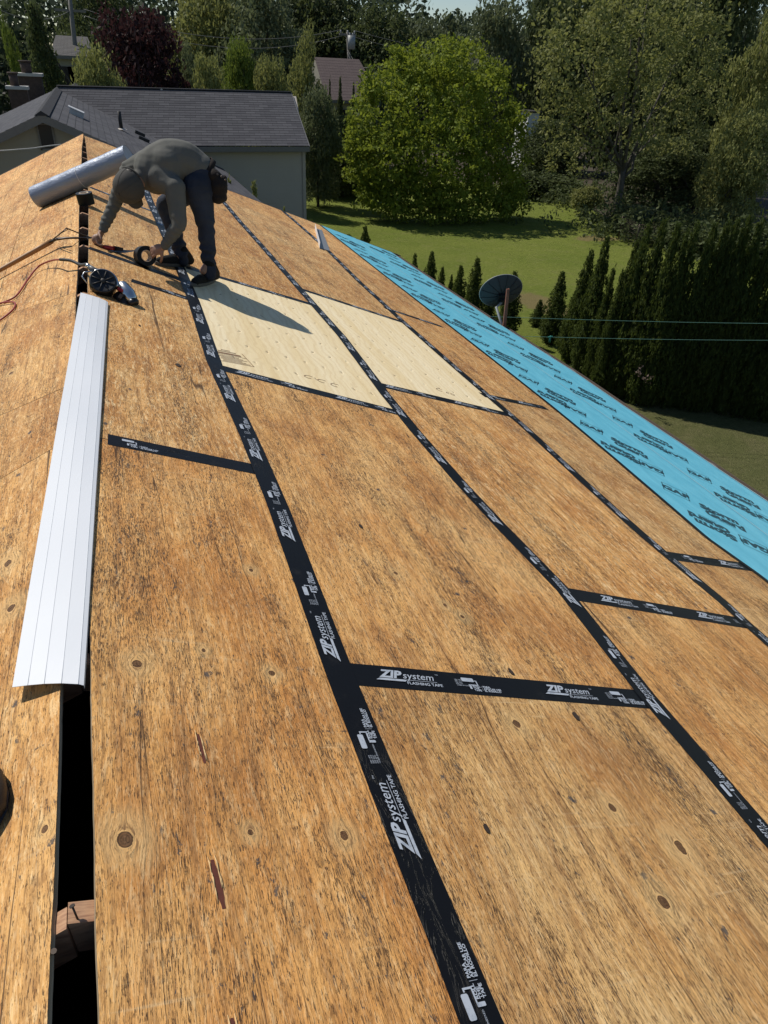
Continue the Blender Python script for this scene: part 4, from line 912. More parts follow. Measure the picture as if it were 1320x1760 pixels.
# grass blades, thick enough to break the edge of the lawn where it is near
def blades(name, cx_, cy_, wx, wy, n, hgt, mat, seed):
    r = np.random.RandomState(seed); x = cx_+(r.rand(n)-.5)*wx; y = cy_+(r.rand(n)-.5)*wy; a = r.rand(n)*6.28; h = hgt*(.5+r.rand(n)); w_ = .006+.006*r.rand(n); l = (r.rand(n)-.5)*h*1.4
    v = np.zeros((n, 3, 3)); v[:, 0] = np.c_[x-np.cos(a)*w_, y-np.sin(a)*w_, np.full(n, GZ+.004)]; v[:, 1] = np.c_[x+np.cos(a)*w_, y+np.sin(a)*w_, np.full(n, GZ+.004)]; v[:, 2] = np.c_[x+l*np.sin(a), y+l*np.cos(a), GZ+h]
    me = bpy.data.meshes.new(name); me.vertices.add(3*n); me.vertices.foreach_set('co', v.ravel()); me.loops.add(3*n); me.loops.foreach_set('vertex_index', np.arange(3*n, dtype=np.int32)); me.polygons.add(n); me.polygons.foreach_set('loop_start', np.arange(0, 3*n, 3, dtype=np.int32)); me.update(); me.validate()
    tag(add(name, me, mat), kind='stuff')
# ================================================================== foliage
def leaf_mat(name, c1, c2, tr, rough=.7):
    t = T(name); at = t.n('Attribute', attribute_name='rnd').outputs['Fac']; n = t.noise(t.obj(), 1.2, 2); r = t.rnd()
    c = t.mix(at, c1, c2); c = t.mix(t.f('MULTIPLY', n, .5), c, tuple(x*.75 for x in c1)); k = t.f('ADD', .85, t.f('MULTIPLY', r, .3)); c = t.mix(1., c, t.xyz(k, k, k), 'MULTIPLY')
    d = t.n('BsdfPrincipled', {'Base Color': c, 'Roughness': rough, 'Specular IOR Level': .18}); tl = t.n('BsdfTranslucent', {'Color': t.mix(.5, c, tr)})
    mx = t.n('MixShader', {0: .34, 1: d.outputs[0], 2: tl.outputs[0]}); t.set(t.out.inputs[0], mx.outputs[0]); return t.m
L_BUSH = leaf_mat('bright_leaves', (.11, .15, .02), (.26, .31, .045), (.42, .48, .05))
L_TREE = leaf_mat('mid_leaves', (.18, .205, .07), (.34, .34, .13), (.40, .41, .11))
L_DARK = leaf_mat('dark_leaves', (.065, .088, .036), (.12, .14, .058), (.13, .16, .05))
L_GREY = leaf_mat('grey_green_leaves', (.11, .14, .07), (.22, .24, .13), (.19, .22, .09))
L_PURP = leaf_mat('maroon_leaves', (.040, .020, .022), (.085, .045, .045), (.06, .02, .02))
L_YEL = leaf_mat('yellow_green_leaves', (.12, .17, .03), (.18, .23, .05), (.28, .35, .05))
L_ARB = leaf_mat('arborvitae_leaves', (.040, .060, .014), (.105, .135, .03), (.14, .18, .03))
BARK = simple('bark', (.085, .075, .06), .9, var=.4, scale=18, bump=.8)
def clump_pts(blobs, dens, r):
    """points for leaf clusters over the outside and some inside of lumpy ellipsoids"""
    out = []
    for c, rad in blobs:
        rad = np.array(rad if hasattr(rad, '__len__') else (rad, rad, rad*.9)); n = int(dens*(rad[0]*rad[1]+rad[1]*rad[2]+rad[0]*rad[2])*4)
        d = r.normal(size=(n, 3)); d /= np.linalg.norm(d, axis=1)[:, None]; ph = r.rand(3)*9
        k = .82+.22*r.rand(n)**.6+.12*np.sin(d[:, 0]*5+ph[0])*np.sin(d[:, 1]*6+ph[1])+.08*np.sin(d[:, 2]*9+ph[2]); ins = r.rand(n) < .22; k[ins] *= r.rand(ins.sum())**.5
        out.append(np.array(c)+d*rad*k[:, None])
    return np.concatenate(out)
def leaf_mesh(name, cl, per, sig, size, r, flat=.0, up=None, elong=.55):
    n = len(cl)*per; c = np.repeat(cl, per, 0)+r.normal(size=(n, 3))*sig*np.array([1, 1, .8]); crn = np.repeat(r.rand(len(cl)), per)
    a = r.normal(size=(n, 3)); a[:, 2] -= .2
    if up is not None: a = a*up[0]+np.array([0, 0, up[1]])
    a /= np.linalg.norm(a, axis=1)[:, None]; q = r.normal(size=(n, 3)); q[:, 2] *= (1-flat); bb = np.cross(a, q); bb /= np.linalg.norm(bb, axis=1)[:, None]
    s = size*(.6+.8*r.rand(n))[:, None]; a *= s*.5; bb *= s*.5*elong
    v = np.stack([c-a, c+bb-a*.1, c+a, c-bb-a*.1], 1).reshape(-1, 3)
    me = bpy.data.meshes.new(name); me.vertices.add(4*n); me.vertices.foreach_set('co', v.astype(np.float32).ravel()); me.loops.add(4*n); me.loops.foreach_set('vertex_index', np.arange(4*n, dtype=np.int32))
    me.polygons.add(n); me.polygons.foreach_set('loop_start', np.arange(0, 4*n, 4, dtype=np.int32)); me.update(calc_edges=True)
    at = me.attributes.new('rnd', 'FLOAT', 'FACE'); at.data.foreach_set('value', (.55*crn+.45*r.rand(n)).astype(np.float32)); return me
def trunk_me(name, base, fork, tops, r0, r, wob=.12):
    b = B(); base, fork = Vector(base), Vector(fork); n = 5
    pts = [base.lerp(fork, i/n)+Vector(((r.rand()-.5)*wob, (r.rand()-.5)*wob, 0))*(0 < i < n) for i in range(n+1)]
    b.tube(pts, [r0*(1.25-.5*i/n) if i else r0*1.6 for i in range(n+1)], 9)
    for tp in tops:
        tp = Vector(tp); st_p = pts[-1-int(r.rand()*2)]; m1 = st_p.lerp(tp, .4)+Vector(((r.rand()-.5)*.5, (r.rand()-.5)*.5, -.1)); m2 = st_p.lerp(tp, .75)+Vector(((r.rand()-.5)*.4, (r.rand()-.5)*.4, .1))
        b.tube([st_p, m1, m2, tp], [r0*.55, r0*.38, r0*.22, r0*.06], 6)
        for k in range(3):
            s_ = st_p.lerp(tp, .35+.2*k); e_ = s_+Vector((r.rand()-.5, r.rand()-.5, .3+r.rand()*.6))*((tp-st_p).length*.4); b.tube([s_, s_.lerp(e_, .5)+Vector((.05, 0, .05)), e_], [r0*.16, r0*.1, r0*.03], 4)
    return b.me(name)
# the two trees that carry the picture, then shared crowns for the rest
def px_m(x, y, Y): p = P(x, y, Y)-CAM; return FPX/p.dot(cF)
def custom_tree(name, label, cat, base, fork, blobs, r0, mat, dens, per, sig, size, seed, limbs, grp=None):
    r = np.random.RandomState(seed); e = empty(name, tuple(base), label, cat, grp); bl = []
    for x, y, Y, rp in blobs:
        c = P(x, y, Y); rm = rp/px_m(x, y, Y); bl.append(((c.x, c.y, c.z), (rm, rm*1.1, rm*.9)))
    for _ in range(26):                          # shoots that break the outline
        c0, rr0 = bl[r.randint(len(bl))]; d = r.normal(size=3); d[2] = abs(d[2])*.8-.1; d /= np.linalg.norm(d); k = .10+.16*r.rand(); bl.append((tuple(np.array(c0)+d*np.array(rr0)*(1.02+.18*r.rand())), (k*1.3, k*1.3, k*1.6)))
    cl = clump_pts(bl, dens, r); cl = cl[(cl[:, 2] > GZ+.15) & (r.rand(len(cl)) < .80+.3*np.sin(cl[:, 0]*1.7)*np.sin(cl[:, 2]*2.1+1)*np.sin(cl[:, 1]*1.3))]
    add('crown', leaf_mesh('crown', cl, per, sig, size, r), mat, e)
    tops = [Vector(bl[i][0]) for i in limbs]; add('trunk', trunk_me('trunk', base, fork, tops, r0, r), BARK, e); return e
bb_ = PZ(740, 366)
custom_tree('willow_bush', 'large rounded bright green leafy tree standing alone on the lawn behind the roof', 'tree', bb_, bb_+Vector((0, 0, 1.4)),
    [(745, 165, 32, 78), (665, 205, 32, 58), (825, 185, 32, 66), (668, 270, 31.3, 56), (760, 262, 30.8, 72), (850, 262, 31.5, 52), (655, 300, 32, 42), (715, 318, 31, 44), (790, 318, 30.8, 50), (855, 315, 31.5, 44), (700, 130, 33, 44), (800, 130, 33, 50), (625, 235, 32, 32), (880, 215, 32, 26), (745, 110, 33, 34), (690, 100, 33, 16), (640, 160, 32.5, 22), (620, 298, 32, 26), (606, 262, 32, 18), (700, 342, 30.6, 26), (760, 345, 30.4, 28), (650, 352, 30.9, 20), (690, 362, 30.5, 20), (730, 364, 30.3, 22), (775, 365, 30.2, 22), (815, 362, 30.3, 22), (855, 358, 30.6, 22), (888, 350, 31, 20), (632, 335, 31.3, 20), (820, 345, 30.5, 30), (870, 340, 31, 26), (655, 335, 31.3, 24), (612, 205, 32, 16), (770, 80, 33, 14), (850, 130, 32.6, 22), (625, 180, 32.5, 14)],
    .13, L_BUSH, 6.2, 19, .14, .17, 3, (0, 1, 2, 3, 4, 5, 10, 11))
tb = PZ(1056, 382)
bt_ = custom_tree('maple_tree', 'tall loose green tree with a bare forked trunk at the right edge of the lawn', 'tree', tb, P(1071, 290, tb.y),
    [(1000, 110, 30, 66), (1085, 50, 30, 84), (1165, 100, 31, 72), (1060, 165, 30.5, 56), (955, 190, 31, 44), (1140, 215, 31, 56), (975, 268, 31, 34), (1120, -25, 30, 90), (985, 10, 30, 66), (1205, 170, 31, 44), (1010, 215, 30, 40), (1045, 262, 29, 22), (1105, 250, 29.6, 26), (940, 110, 31, 36), (1190, 20, 31, 60), (1090, 130, 29.5, 40), (1225, 110, 31, 26), (1180, 250, 31, 30)],
    .17, L_TREE, 4.0, 11, .17, .18, 5, (0, 1, 2, 3, 4, 5, 7, 10, 12))
def proto(kind, seed):
    r = np.random.RandomState(seed)
    if kind == 'broad':
        bl = [((0, 0, .60), (.36, .36, .34))]+[((.33*math.cos(a), .33*math.sin(a), .40+.3*r.rand()), (.2, .2, .17)) for a in np.arange(0, 6.28, .9)]+[((.15*math.cos(a), .15*math.sin(a), .84), (.17, .17, .14)) for a in (0.3, 2.4, 4.5)]+[((.28*math.cos(a), .28*math.sin(a), .2), (.18, .18, .14)) for a in np.arange(.4, 6.28, 1.3)]
        cl = clump_pts(bl, 330, r); cr_ = leaf_mesh('crown', cl, 7, .026, .036, r); tk = trunk_me('trunk', (0, 0, 0), (0, 0, .35), [(.2, .1, .7), (-.2, .1, .65), (0, -.2, .8), (0, .1, .85)], .022, r, .02)
    elif kind == 'tall':
        bl = [((.09*math.cos(k*2.1), .09*math.sin(k*2.1), .22+.1*k), (.30-.022*k, .30-.022*k, .13)) for k in range(8)]; bl += [((.3*math.cos(k*2.4), .3*math.sin(k*2.4), .2+.07*k), (.13, .13, .09)) for k in range(9)]
        cl = clump_pts(bl, 360, r); cr_ = leaf_mesh('crown', cl, 7, .024, .034, r); tk = trunk_me('trunk', (0, 0, 0), (0, 0, .4), [(.1, .1, .7), (-.1, 0, .8), (0, -.05, .92)], .02, r, .02)
    elif kind == 'spruce':
        cl = []
        for k in range(26):
            z = .06+.92*k/26; rr2 = .36*(1-z)**.8+.02; m = int(70*(rr2/.36)+8); a = r.rand(m)*6.28; q_ = r.rand(m)**.45; cl.append(np.c_[np.cos(a)*rr2*q_, np.sin(a)*rr2*q_, z-.09*q_*rr2/.36+.01*r.rand(m)])
        cl = np.concatenate(cl); cr_ = leaf_mesh('crown', cl, 9, .017, .034, r, up=(.8, -.3), elong=.4); tk = trunk_me('trunk', (0, 0, 0), (0, 0, .6), [(0, 0, .95)], .02, r, .0)
    elif kind == 'shrub':
        bl = [((.22*math.cos(a), .22*math.sin(a), .35+.25*r.rand()), (.26, .26, .3)) for a in np.arange(0, 6.28, 1.05)]+[((0, 0, .65), (.28, .28, .3))]
        cl = clump_pts(bl, 150, r); cr_ = leaf_mesh('crown', cl, 7, .05, .075, r); tk = trunk_me('trunk', (0, 0, 0), (0, 0, .3), [(.15, .1, .7), (-.2, 0, .7), (0, -.2, .6)], .02, r, .02)
    elif kind == 'arb':
        cl = []
        for k in range(60):
            z = .02+.96*k/60; rr2 = (.165*min(1, .6+z*2.2)*(1-max(0, (z-.15)/.86)**1.5)+.004)*(1+.13*math.sin(z*31+seed)); m = int(22*rr2/.16+4); a = r.rand(m)*6.28; q_ = .72+.30*r.rand(m)
            lob = 1+.20*np.sin(a*3+seed+z*9)+.1*np.sin(a*5+z*23+seed*2); cl.append(np.c_[np.cos(a)*rr2*q_*lob, np.sin(a)*rr2*q_*lob, z+.012*r.randn(m)])
        cl = np.concatenate(cl); cr_ = leaf_mesh('crown', cl, 7, .010, .026, r, up=(.55, .9), elong=.45)
        b = B(); b.lathe([(.02, .0), (.10, .03), (.12, .2), (.085, .45), (.04, .72), (.002, .9)], Matrix(), 10); core = b.me('core'); b2 = bmesh.new(); b2.from_mesh(cr_); b2.from_mesh(core); b2.to_mesh(cr_); b2.free()
        b = B(); b.tube([(0, 0, -.01), (0, 0, .06)], .018, 7); tk = b.me('trunk')
    cr_.materials.clear(); return cr_, tk
PRO = {k: [proto(k, s_) for s_ in seeds] for k, seeds in (('broad', (1, 2, 3)), ('tall', (4, 5)), ('spruce', (6,)), ('shrub', (7, 8)), ('arb', (9, 10, 11)))}
for ls_ in PRO.values():
    for c_, t_ in ls_: c_.materials.append(L_DARK); t_.materials.append(BARK)
def put(kind, i, mat, base, h, wd, name, label, cat, group=None, rz=None, lean=0.):
    c_, t_ = PRO[kind][i % len(PRO[kind])]; rz = rnd.random()*6.28 if rz is None else rz
    e = empty(name, tuple(base), label, cat, group, rz); e.rotation_euler = (lean, lean*.5, rz); k = 2. if kind not in ('arb', 'shrub', 'spruce') else (1/.17 if kind == 'arb' else (2 if kind == 'shrub' else 2.7))
    e.scale = (wd*k/2, wd*k/2, h)
    for nm, me in (('crown', c_), ('trunk', t_)):
        o = bpy.data.objects.new(nm, me); COL.objects.link(o); o.parent = e
        if nm == 'crown': o.material_slots[0].link = 'OBJECT'; o.material_slots[0].material = mat
    return e
def pt_tree(kind, i, mat, x, ytop, hw, Y, name, label, cat='tree', group=None):
    tp = P(x, ytop, Y); wd = 2*hw/px_m(x, ytop+hw, Y)
    return put(kind, i, mat, (tp.x, tp.y, GZ), tp.z-GZ, wd, name, label, cat, group)
TR = [('spruce', 0, L_DARK, 52, -6, 62, 40, 'spruce_tree', 'dark spruce at the far left, behind the brick chimneys'),
 ('tall', 0, L_YEL, 12, 42, 24, 34, 'young_tree', 'slim yellow-green tree at the left edge of the picture'),
 ('broad', 2, L_TREE, 155, 78, 54, 31, 'round_tree', 'round mid-green tree in front of the maroon one, above the grey roof ridge'),
 ('broad', 0, L_PURP, 232, 10, 100, 35, 'plum_tree', 'big dark maroon-leaved tree left of centre in the tree line'),
 ('tall', 1, L_GREY, 318, 84, 36, 36, 'tree', 'pale grey-green tree touching the right side of the maroon tree'),
 ('broad', 1, L_TREE, 352, 92, 44, 33, 'tree', 'green tree above the left part of the grey roof, second right of the maroon tree'),
 ('broad', 2, L_YEL, 408, 66, 40, 36, 'tree', 'bright-topped tree above the middle of the grey roof'),
 ('broad', 0, L_TREE, 462, 92, 42, 34, 'tree', 'dark green tree above the right part of the grey roof'),
 ('tall', 0, L_TREE, 522, 54, 40, 39, 'tree', 'tall pointed green tree left of the brown-roofed far house'),
 ('broad', 2, L_GREY, 545, 150, 42, 35, 'tree', 'low grey-green tree beside the end of the grey roof'),
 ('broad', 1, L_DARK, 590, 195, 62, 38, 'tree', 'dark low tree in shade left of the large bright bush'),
 ('shrub', 1, L_GREY, 648, 118, 34, 42, 'shrub', 'grey-green shrub at the right end of the brown-roofed house'),
 ('broad', 0, L_GREY, 858, -4, 68, 50, 'tree', 'grey-green tree rising above the right shoulder of the large bright bush'),
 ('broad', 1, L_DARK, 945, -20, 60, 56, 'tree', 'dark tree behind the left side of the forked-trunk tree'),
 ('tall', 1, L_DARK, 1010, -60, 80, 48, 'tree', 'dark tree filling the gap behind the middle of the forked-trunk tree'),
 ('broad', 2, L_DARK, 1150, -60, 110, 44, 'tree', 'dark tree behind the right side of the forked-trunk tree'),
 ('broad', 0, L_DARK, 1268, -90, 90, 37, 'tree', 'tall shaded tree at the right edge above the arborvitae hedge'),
 ('tall', 0, L_TREE, 1330, 20, 60, 31, 'tree', 'vine-hung green tree cut by the right edge of the picture'),
 ('broad', 1, L_TREE, 1298, 190, 60, 27, 'tree', 'low leafy tree at the right edge directly above the hedge tops'),
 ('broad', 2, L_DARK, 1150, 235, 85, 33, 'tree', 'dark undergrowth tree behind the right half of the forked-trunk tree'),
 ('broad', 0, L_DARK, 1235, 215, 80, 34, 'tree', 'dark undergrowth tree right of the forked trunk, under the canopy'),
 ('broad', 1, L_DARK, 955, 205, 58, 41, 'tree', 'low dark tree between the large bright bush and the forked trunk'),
 ('shrub', 0, L_TREE, 1012, 318, 26, 31.5, 'shrub', 'small green shrub just left of the forked tree trunk'),
 ('shrub', 1, L_GREY, 1095, 352, 36, 28, 'shrub', 'grey-green shrub right of the foot of the forked tree trunk'),
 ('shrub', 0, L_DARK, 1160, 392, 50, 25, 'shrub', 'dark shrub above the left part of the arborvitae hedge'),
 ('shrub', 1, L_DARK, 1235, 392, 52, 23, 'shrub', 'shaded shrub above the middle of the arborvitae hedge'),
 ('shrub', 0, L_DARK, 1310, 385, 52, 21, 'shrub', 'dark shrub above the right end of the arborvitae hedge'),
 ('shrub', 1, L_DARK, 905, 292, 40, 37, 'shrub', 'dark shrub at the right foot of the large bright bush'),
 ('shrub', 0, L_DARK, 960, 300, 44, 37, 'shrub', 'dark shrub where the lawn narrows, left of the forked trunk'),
 ('broad', 2, L_DARK, 655, 8, 85, 66, 'tree', 'dark tall tree in the back line right of the utility pole'),
 ('broad', 0, L_DARK, 555, -30, 95, 70, 'tree', 'dark tall tree in the back line above the brown-roofed house'),
 ('broad', 1, L_GREY, 445, -30, 85, 62, 'tree', 'grey-green tall tree in the back line above the grey roof'),
 ('broad', 2, L_TREE, 355, -40, 80, 66, 'tree', 'green tall tree in the back line behind the right side of the maroon tree'),
 ('broad', 1, L_DARK, 165, -50, 80, 62, 'tree', 'dark tall tree in the back line behind the leaning wooden pole'),
 ('broad', 0, L_GREY, 725, 30, 55, 75, 'tree', 'hazy rounded far tree under the gap of sky'),
 ('broad', 2, L_GREY, 780, 22, 52, 84, 'tree', 'small hazy far tree in the middle of the sky gap')]
for a in TR: pt_tree(*a)
# small dark columnar trees below the brown roof
for k, (x, y, hw) in enumerate(((567, 130, 6), (585, 128, 9), (608, 138, 7), (562, 160, 9))):
    pt_tree('arb', k, L_DARK, x, y, hw, 41, 'cypress', ['leftmost thin dark cypress in front of the brown roof', 'tallest dark cypress in front of the brown roof', 'dark cypress at the right end of the brown roof', 'lowest dark cypress in front of the brown roof'][k], 'cypress', 'dark cypresses in front of the brown roof')
for k, (x, y, hw, Y, lb) in enumerate(((393, 298, 13, 19.5, 'small green cypress against the grey siding, right of the tool pouch'), (436, 306, 18, 20.5, 'larger green cypress against the grey siding'), (488, 352, 9, 19.5, 'tip of a small cypress just showing over the far edge of the decking'))):
    pt_tree('arb', k, L_TREE, x, y, hw, Y, 'cypress', lb, 'cypress', 'cypresses by the siding wall')
# arborvitae hedge: every tree stands for itself
ARB = [(628, 389, 15, 21.50), (714, 437, 11, 18.60), (743, 434, 16, 18.00), (761, 460, 11, 17.60), (777, 474, 8, 17.40), (793, 458, 16, 17.00), (822, 444, 19, 16.40), (846, 486, 14, 16.00), (886, 468, 20, 15.40),
 (930, 518, 10.66, 16.35), (946, 540, 11.48, 15.51), (968, 468, 18.04, 15.02), (992, 500, 14.76, 14.33), (1018, 429, 21.32, 13.74), (1046, 404, 20.5, 13.04), (1057, 458, 13.94, 12.31), (1073, 462, 13.12, 11.91), (1098, 412, 19.68, 11.99), (1119, 378, 22.14, 11.80), (1146, 372, 22.96, 11.53), (1169, 381, 22.14, 11.25), (1184, 392, 18.04, 11.07), (1202, 377, 22.96, 11.07), (1233, 380, 22.96, 10.89), (1256, 374, 22.14, 10.80), (1273, 371, 21.32, 10.71), (1293, 367, 22.96, 10.61), (1315, 368, 22.96, 10.52), (1345, 372, 22.96, 10.34), (1375, 380, 22.96, 10.16), (1405, 384, 22.96, 9.97), (1436, 388, 22.96, 9.79), (1468, 392, 22.96, 9.61)]
ordn = ['first', 'second', 'third', 'fourth', 'fifth', 'sixth', 'seventh', 'eighth', 'ninth', 'tenth', 'eleventh', 'twelfth', 'thirteenth', 'fourteenth', 'fifteenth', 'sixteenth', 'seventeenth', 'eighteenth', 'nineteenth', 'twentieth', 'twenty-first', 'twenty-second', 'twenty-third', 'twenty-fourth', 'twenty-fifth']
for k, (x, y, hw, Y) in enumerate(ARB):
    if k < 9: lb = ['lone small arborvitae showing over the far corner of the blue underlay', 'second arborvitae beyond the blue underlay, slim and pointed', 'third arborvitae beyond the blue underlay, broad and pointed', 'fourth arborvitae beyond the blue underlay, lower than its left neighbour', 'smallest arborvitae in the row left of the satellite dish', 'broad arborvitae two left of the satellite dish', 'tall arborvitae touching the left rim of the satellite dish', 'arborvitae directly behind the satellite dish', 'arborvitae touching the right rim of the satellite dish'][k]
    else: lb = ordn[k-9]+' arborvitae from the left in the dense hedge right of the satellite dish'
    pt_tree('arb', k, L_ARB, x, y-4, hw*(1.05 if x < 925 else 1.18), Y, 'arborvitae', lb, 'arborvitae', 'arborvitae in the hedge')
# far wood that reads as one mass
r = np.random.RandomState(77); bl = []
for row, Y in enumerate((72, 84, 98)):
    for x in np.arange(-160, 1520, 46):
        x2 = x+r.rand()*30; sky_y = np.interp(x2, [-200, 650, 700, 725, 745, 800, 830, 880, 915, 960, 1500], [-60, -60, -2, 26, 30, 22, 12, 2, -6, -60, -60])+r.rand()*10+(0 if row else 6)
        tp = P(x2, sky_y, Y); rm = 3.0+r.rand()*1.3; z = tp.z-rm
        while z > GZ-1: bl.append(((tp.x+r.randn()*.5, tp.y+r.randn()*1.5, z), (rm, rm*.8, rm))); z -= rm*1.3
cl = clump_pts(bl, .42, r); wd_ = add('woodland', leaf_mesh('woodland', cl, 5, .45, .62, r), leaf_mat('far_leaves', (.045, .065, .035), (.085, .105, .055), (.07, .09, .04))); tag(wd_, 'dense far tree line closing the view under the narrow gap of sky', None, None, 'stuff')
# undergrowth at the wood's edge and flowers below the hedge
r = np.random.RandomState(5); cl = []
for x, y, Y in ((560, 270, 40), (600, 280, 40), (640, 285, 41), (930, 300, 38), (990, 330, 35), (1090, 380, 28.5), (1120, 385, 27), (1170, 380, 25.5), (1230, 380, 24.5), (1290, 380, 23.5), (1340, 385, 22)):
    c = P(x, y, Y); m = 260; cl.append(np.c_[c.x+r.randn(m)*1.6, c.y+r.randn(m)*1.0, GZ+abs(r.randn(m))*.5])
tag(add('undergrowth', leaf_mesh('undergrowth', np.concatenate(cl), 9, .12, .17, r), L_DARK), kind='stuff')
r = np.random.RandomState(9); cl = []
for x, y, Y in ((1098, 640, 10.9), (1110, 655, 10.6), (1170, 640, 10.8), (1185, 630, 10.9), (1215, 640, 10.6), (1225, 622, 10.9)):
    c = P(x, y, Y); cl.append(np.c_[c.x+r.randn(4)*.06, c.y+r.randn(4)*.05, c.z+r.randn(4)*.07])
tag(add('pale_weeds', leaf_mesh('pale_weeds', np.concatenate(cl), 8, .035, .055, r), simple('pale_weed', (.12, .085, .065), .8)), kind='stuff')
# small wire fence behind the hedge
wf = empty('wire_fence', tuple(PZ(1080, 412)), 'small wire garden fence behind the left end of the tall hedge', 'fence'); FP = [PZ(1062, 412), PZ(1090, 428), PZ(1130, 430)]
for p in FP: b = B(); b.tube([p, p+Vector((0, 0, .95))], .02, 6); add('post', b.me('post'), STEEL, wf)
b = B()
for A_, B_ in zip(FP[:-1], FP[1:]):
    for z in np.arange(.1, .95, .14): b.tube([A_+Vector((0, 0, z)), B_+Vector((0, 0, z))], .004, 4)
    for k in range(14): p = A_.lerp(B_, k/14); b.tube([p, p+Vector((0, 0, .9))], .004, 4)
add('wire_mesh', b.me('wire_mesh'), STEEL, wf)['kind'] = 'stuff'
# ================================================================== neighbours
def shingle_mat(name, c1, c2, sc_=1.):
    t = T(name); q = t.sep(t.uv()); br = t.n('TexBrick', {'Vector': t.xyz(q[0], q[1], 0.), 'Scale': 1., 'Color1': (*c1, 1), 'Color2': (*c2, 1), 'Mortar': tuple(x*.35 for x in c1)+(1,), 'Mortar Size': .007, 'Brick Width': .32, 'Row Height': .145, 'Bias': -.1})
    n = t.noise(t.xyz(t.f('MULTIPLY', q[0], 1.), q[1], 0.), 30., 3, .7); c = t.mix(t.f('MULTIPLY', n, .5), br.outputs[0], tuple(x*.6 for x in c1)); return t.pbr(c, .9, spec=.2)
SH1 = shingle_mat('grey_shingle', (.095, .095, .105), (.055, .055, .064)); SH2 = shingle_mat('brown_shingle', (.13, .10, .095), (.105, .08, .078)); SH3 = shingle_mat('far_shingle', (.12, .115, .11), (.09, .085, .08))
SIDG = simple('grey_siding', (.36, .33, .29), .6, var=.06, scale=2); SIDO = simple('olive_siding', (.27, .25, .20), .6, var=.06, scale=2)
FASC = simple('fascia', (.13, .125, .12), .5); GLASS = simple('window_glass', (.012, .010, .010), .35, spec=.4); BRICKM = simple('chimney_brick', (.075, .05, .042), .9, var=.5, scale=12, bump=.5); CAPST = simple('chimney_cap', (.42, .41, .39), .8)
def courses(A, Bq, C, Dq, ex=.145):
    """lapped shingle rows: A-B ridge line, D-C eave line (A above D, B above C)"""
    b = B(); uvl = b.b.loops.layers.uv.verify(); A, Bq, C, Dq = map(Vector, (A, Bq, C, Dq)); L = ((Dq-A).length+(C-Bq).length)/2; n = max(2, int(L/ex)); nr = (Bq-A).cross(Dq-A).normalized()
    if nr.z < 0: nr = -nr
    w_ = (Bq-A).length
    for k in range(n):
        t0, t1 = k/n, (k+1)/n; a, b2, c, d = A.lerp(Dq, t0), Bq.lerp(C, t0), Bq.lerp(C, t1), A.lerp(Dq, t1)
        vs = [b.b.verts.new(p) for p in (a+nr*.002, b2+nr*.002, c+nr*.007, d+nr*.007)]; f = b.b.faces.new(vs)
        for l, uv in zip(f.loops, ((0, t0*L), (w_, t0*L), (w_+.0, t1*L), (0, t1*L))): l[uvl].uv = uv
        lo = [b.b.verts.new(p) for p in (c+nr*.002, d+nr*.002)]; f = b.b.faces.new((vs[3], vs[2], lo[0], lo[1]))
        for l in f.loops: l[uvl].uv = (.01, .001)
    return b.me('shingles', False)
def siding(p0, p1, z0, z1, nrm_, step=.13):
    b = B(); p0, p1, nv = Vector(p0), Vector(p1), Vector(nrm_).normalized(); z = z0
    while z < z1-.01:
        zt = min(z+step, z1); b.poly([(p0.x+nv.x*.018, p0.y+nv.y*.018, z), (p1.x+nv.x*.018, p1.y+nv.y*.018, z), (p1.x+nv.x*.004, p1.y+nv.y*.004, zt), (p0.x+nv.x*.004, p0.y+nv.y*.004, zt)])
        b.poly([(p0.x, p0.y, z), (p1.x, p1.y, z), (p1.x+nv.x*.018, p1.y+nv.y*.018, z), (p0.x+nv.x*.018, p0.y+nv.y*.018, z)]); z += step
    return b.me('siding', False)
nb = empty('neighbour_house', (1.5, 22, GZ), 'grey-shingled single-storey neighbouring house with a front gable, right behind the roof end', 'house')
# wing
zr, ze = .24, -1.06
WA, WB = P(100, 160, 25.9), P(500, 157, 27.4); WA.z = WB.z = zr; WC, WD = P(531, 247, 24.0), P(60, 246, 23.2); WC.z = WD.z = ze
BK = (WA-WD); 
o = add('shingles', courses(WA, WB, WC, WD), SH1, nb); o['kind'] = 'stuff'
WC2 = Vector((2*WB.x-WC.x+.6, 2*WB.y-WC.y, ze)); WD2 = Vector((2*WA.x-WD.x, 2*WA.y-WD.y, ze)); o = add('shingles', courses(WB, WA, WD2, WC2), SH1, nb); o['kind'] = 'stuff'
b = B(); b.tube([WA+Vector((0, 0, .02)), WB+Vector((0, 0, .02))], .06, 8, flat=.4); add('ridge_cap', b.me('ridge_cap'), SH1, nb)
b = B(); b.prism([WD+Vector((0, -.02, -.02)), WC+Vector((.0, -.02, -.02)), WC+Vector((0, -.02, -.16)), WD+Vector((0, -.02, -.16))], (0, .03, 0)); add('fascia', b.me('fascia'), FASC, nb)
b = B(); b.prism([WD+Vector((0, .01, -.16)), WC+Vector((-.05, .01, -.16)), WC+Vector((-.05, .5, -.16)), WD+Vector((0, .5, -.16))], (0, 0, -.02)); add('soffit', b.me('soffit'), FASC, nb)
b = B(); b.prism([WB+Vector((0, 0, -.0)), WC+Vector((0, 0, 0)), WC+Vector((0, 0, -.16)), WB+Vector((0, 0, -.16))], (.03, 0, 0)); add('rake_board', b.me('rake_board'), FASC, nb)
wr0 = P(523, 252, 24.35); wr0.z = 0; wl0 = Vector((WD.x, WD.y+.4, 0))
add('siding', siding((wl0.x, wl0.y, 0), (wr0.x, wr0.y, 0), GZ, ze-.14, (0, -1, 0)), SIDG, nb)['kind'] = 'stuff'
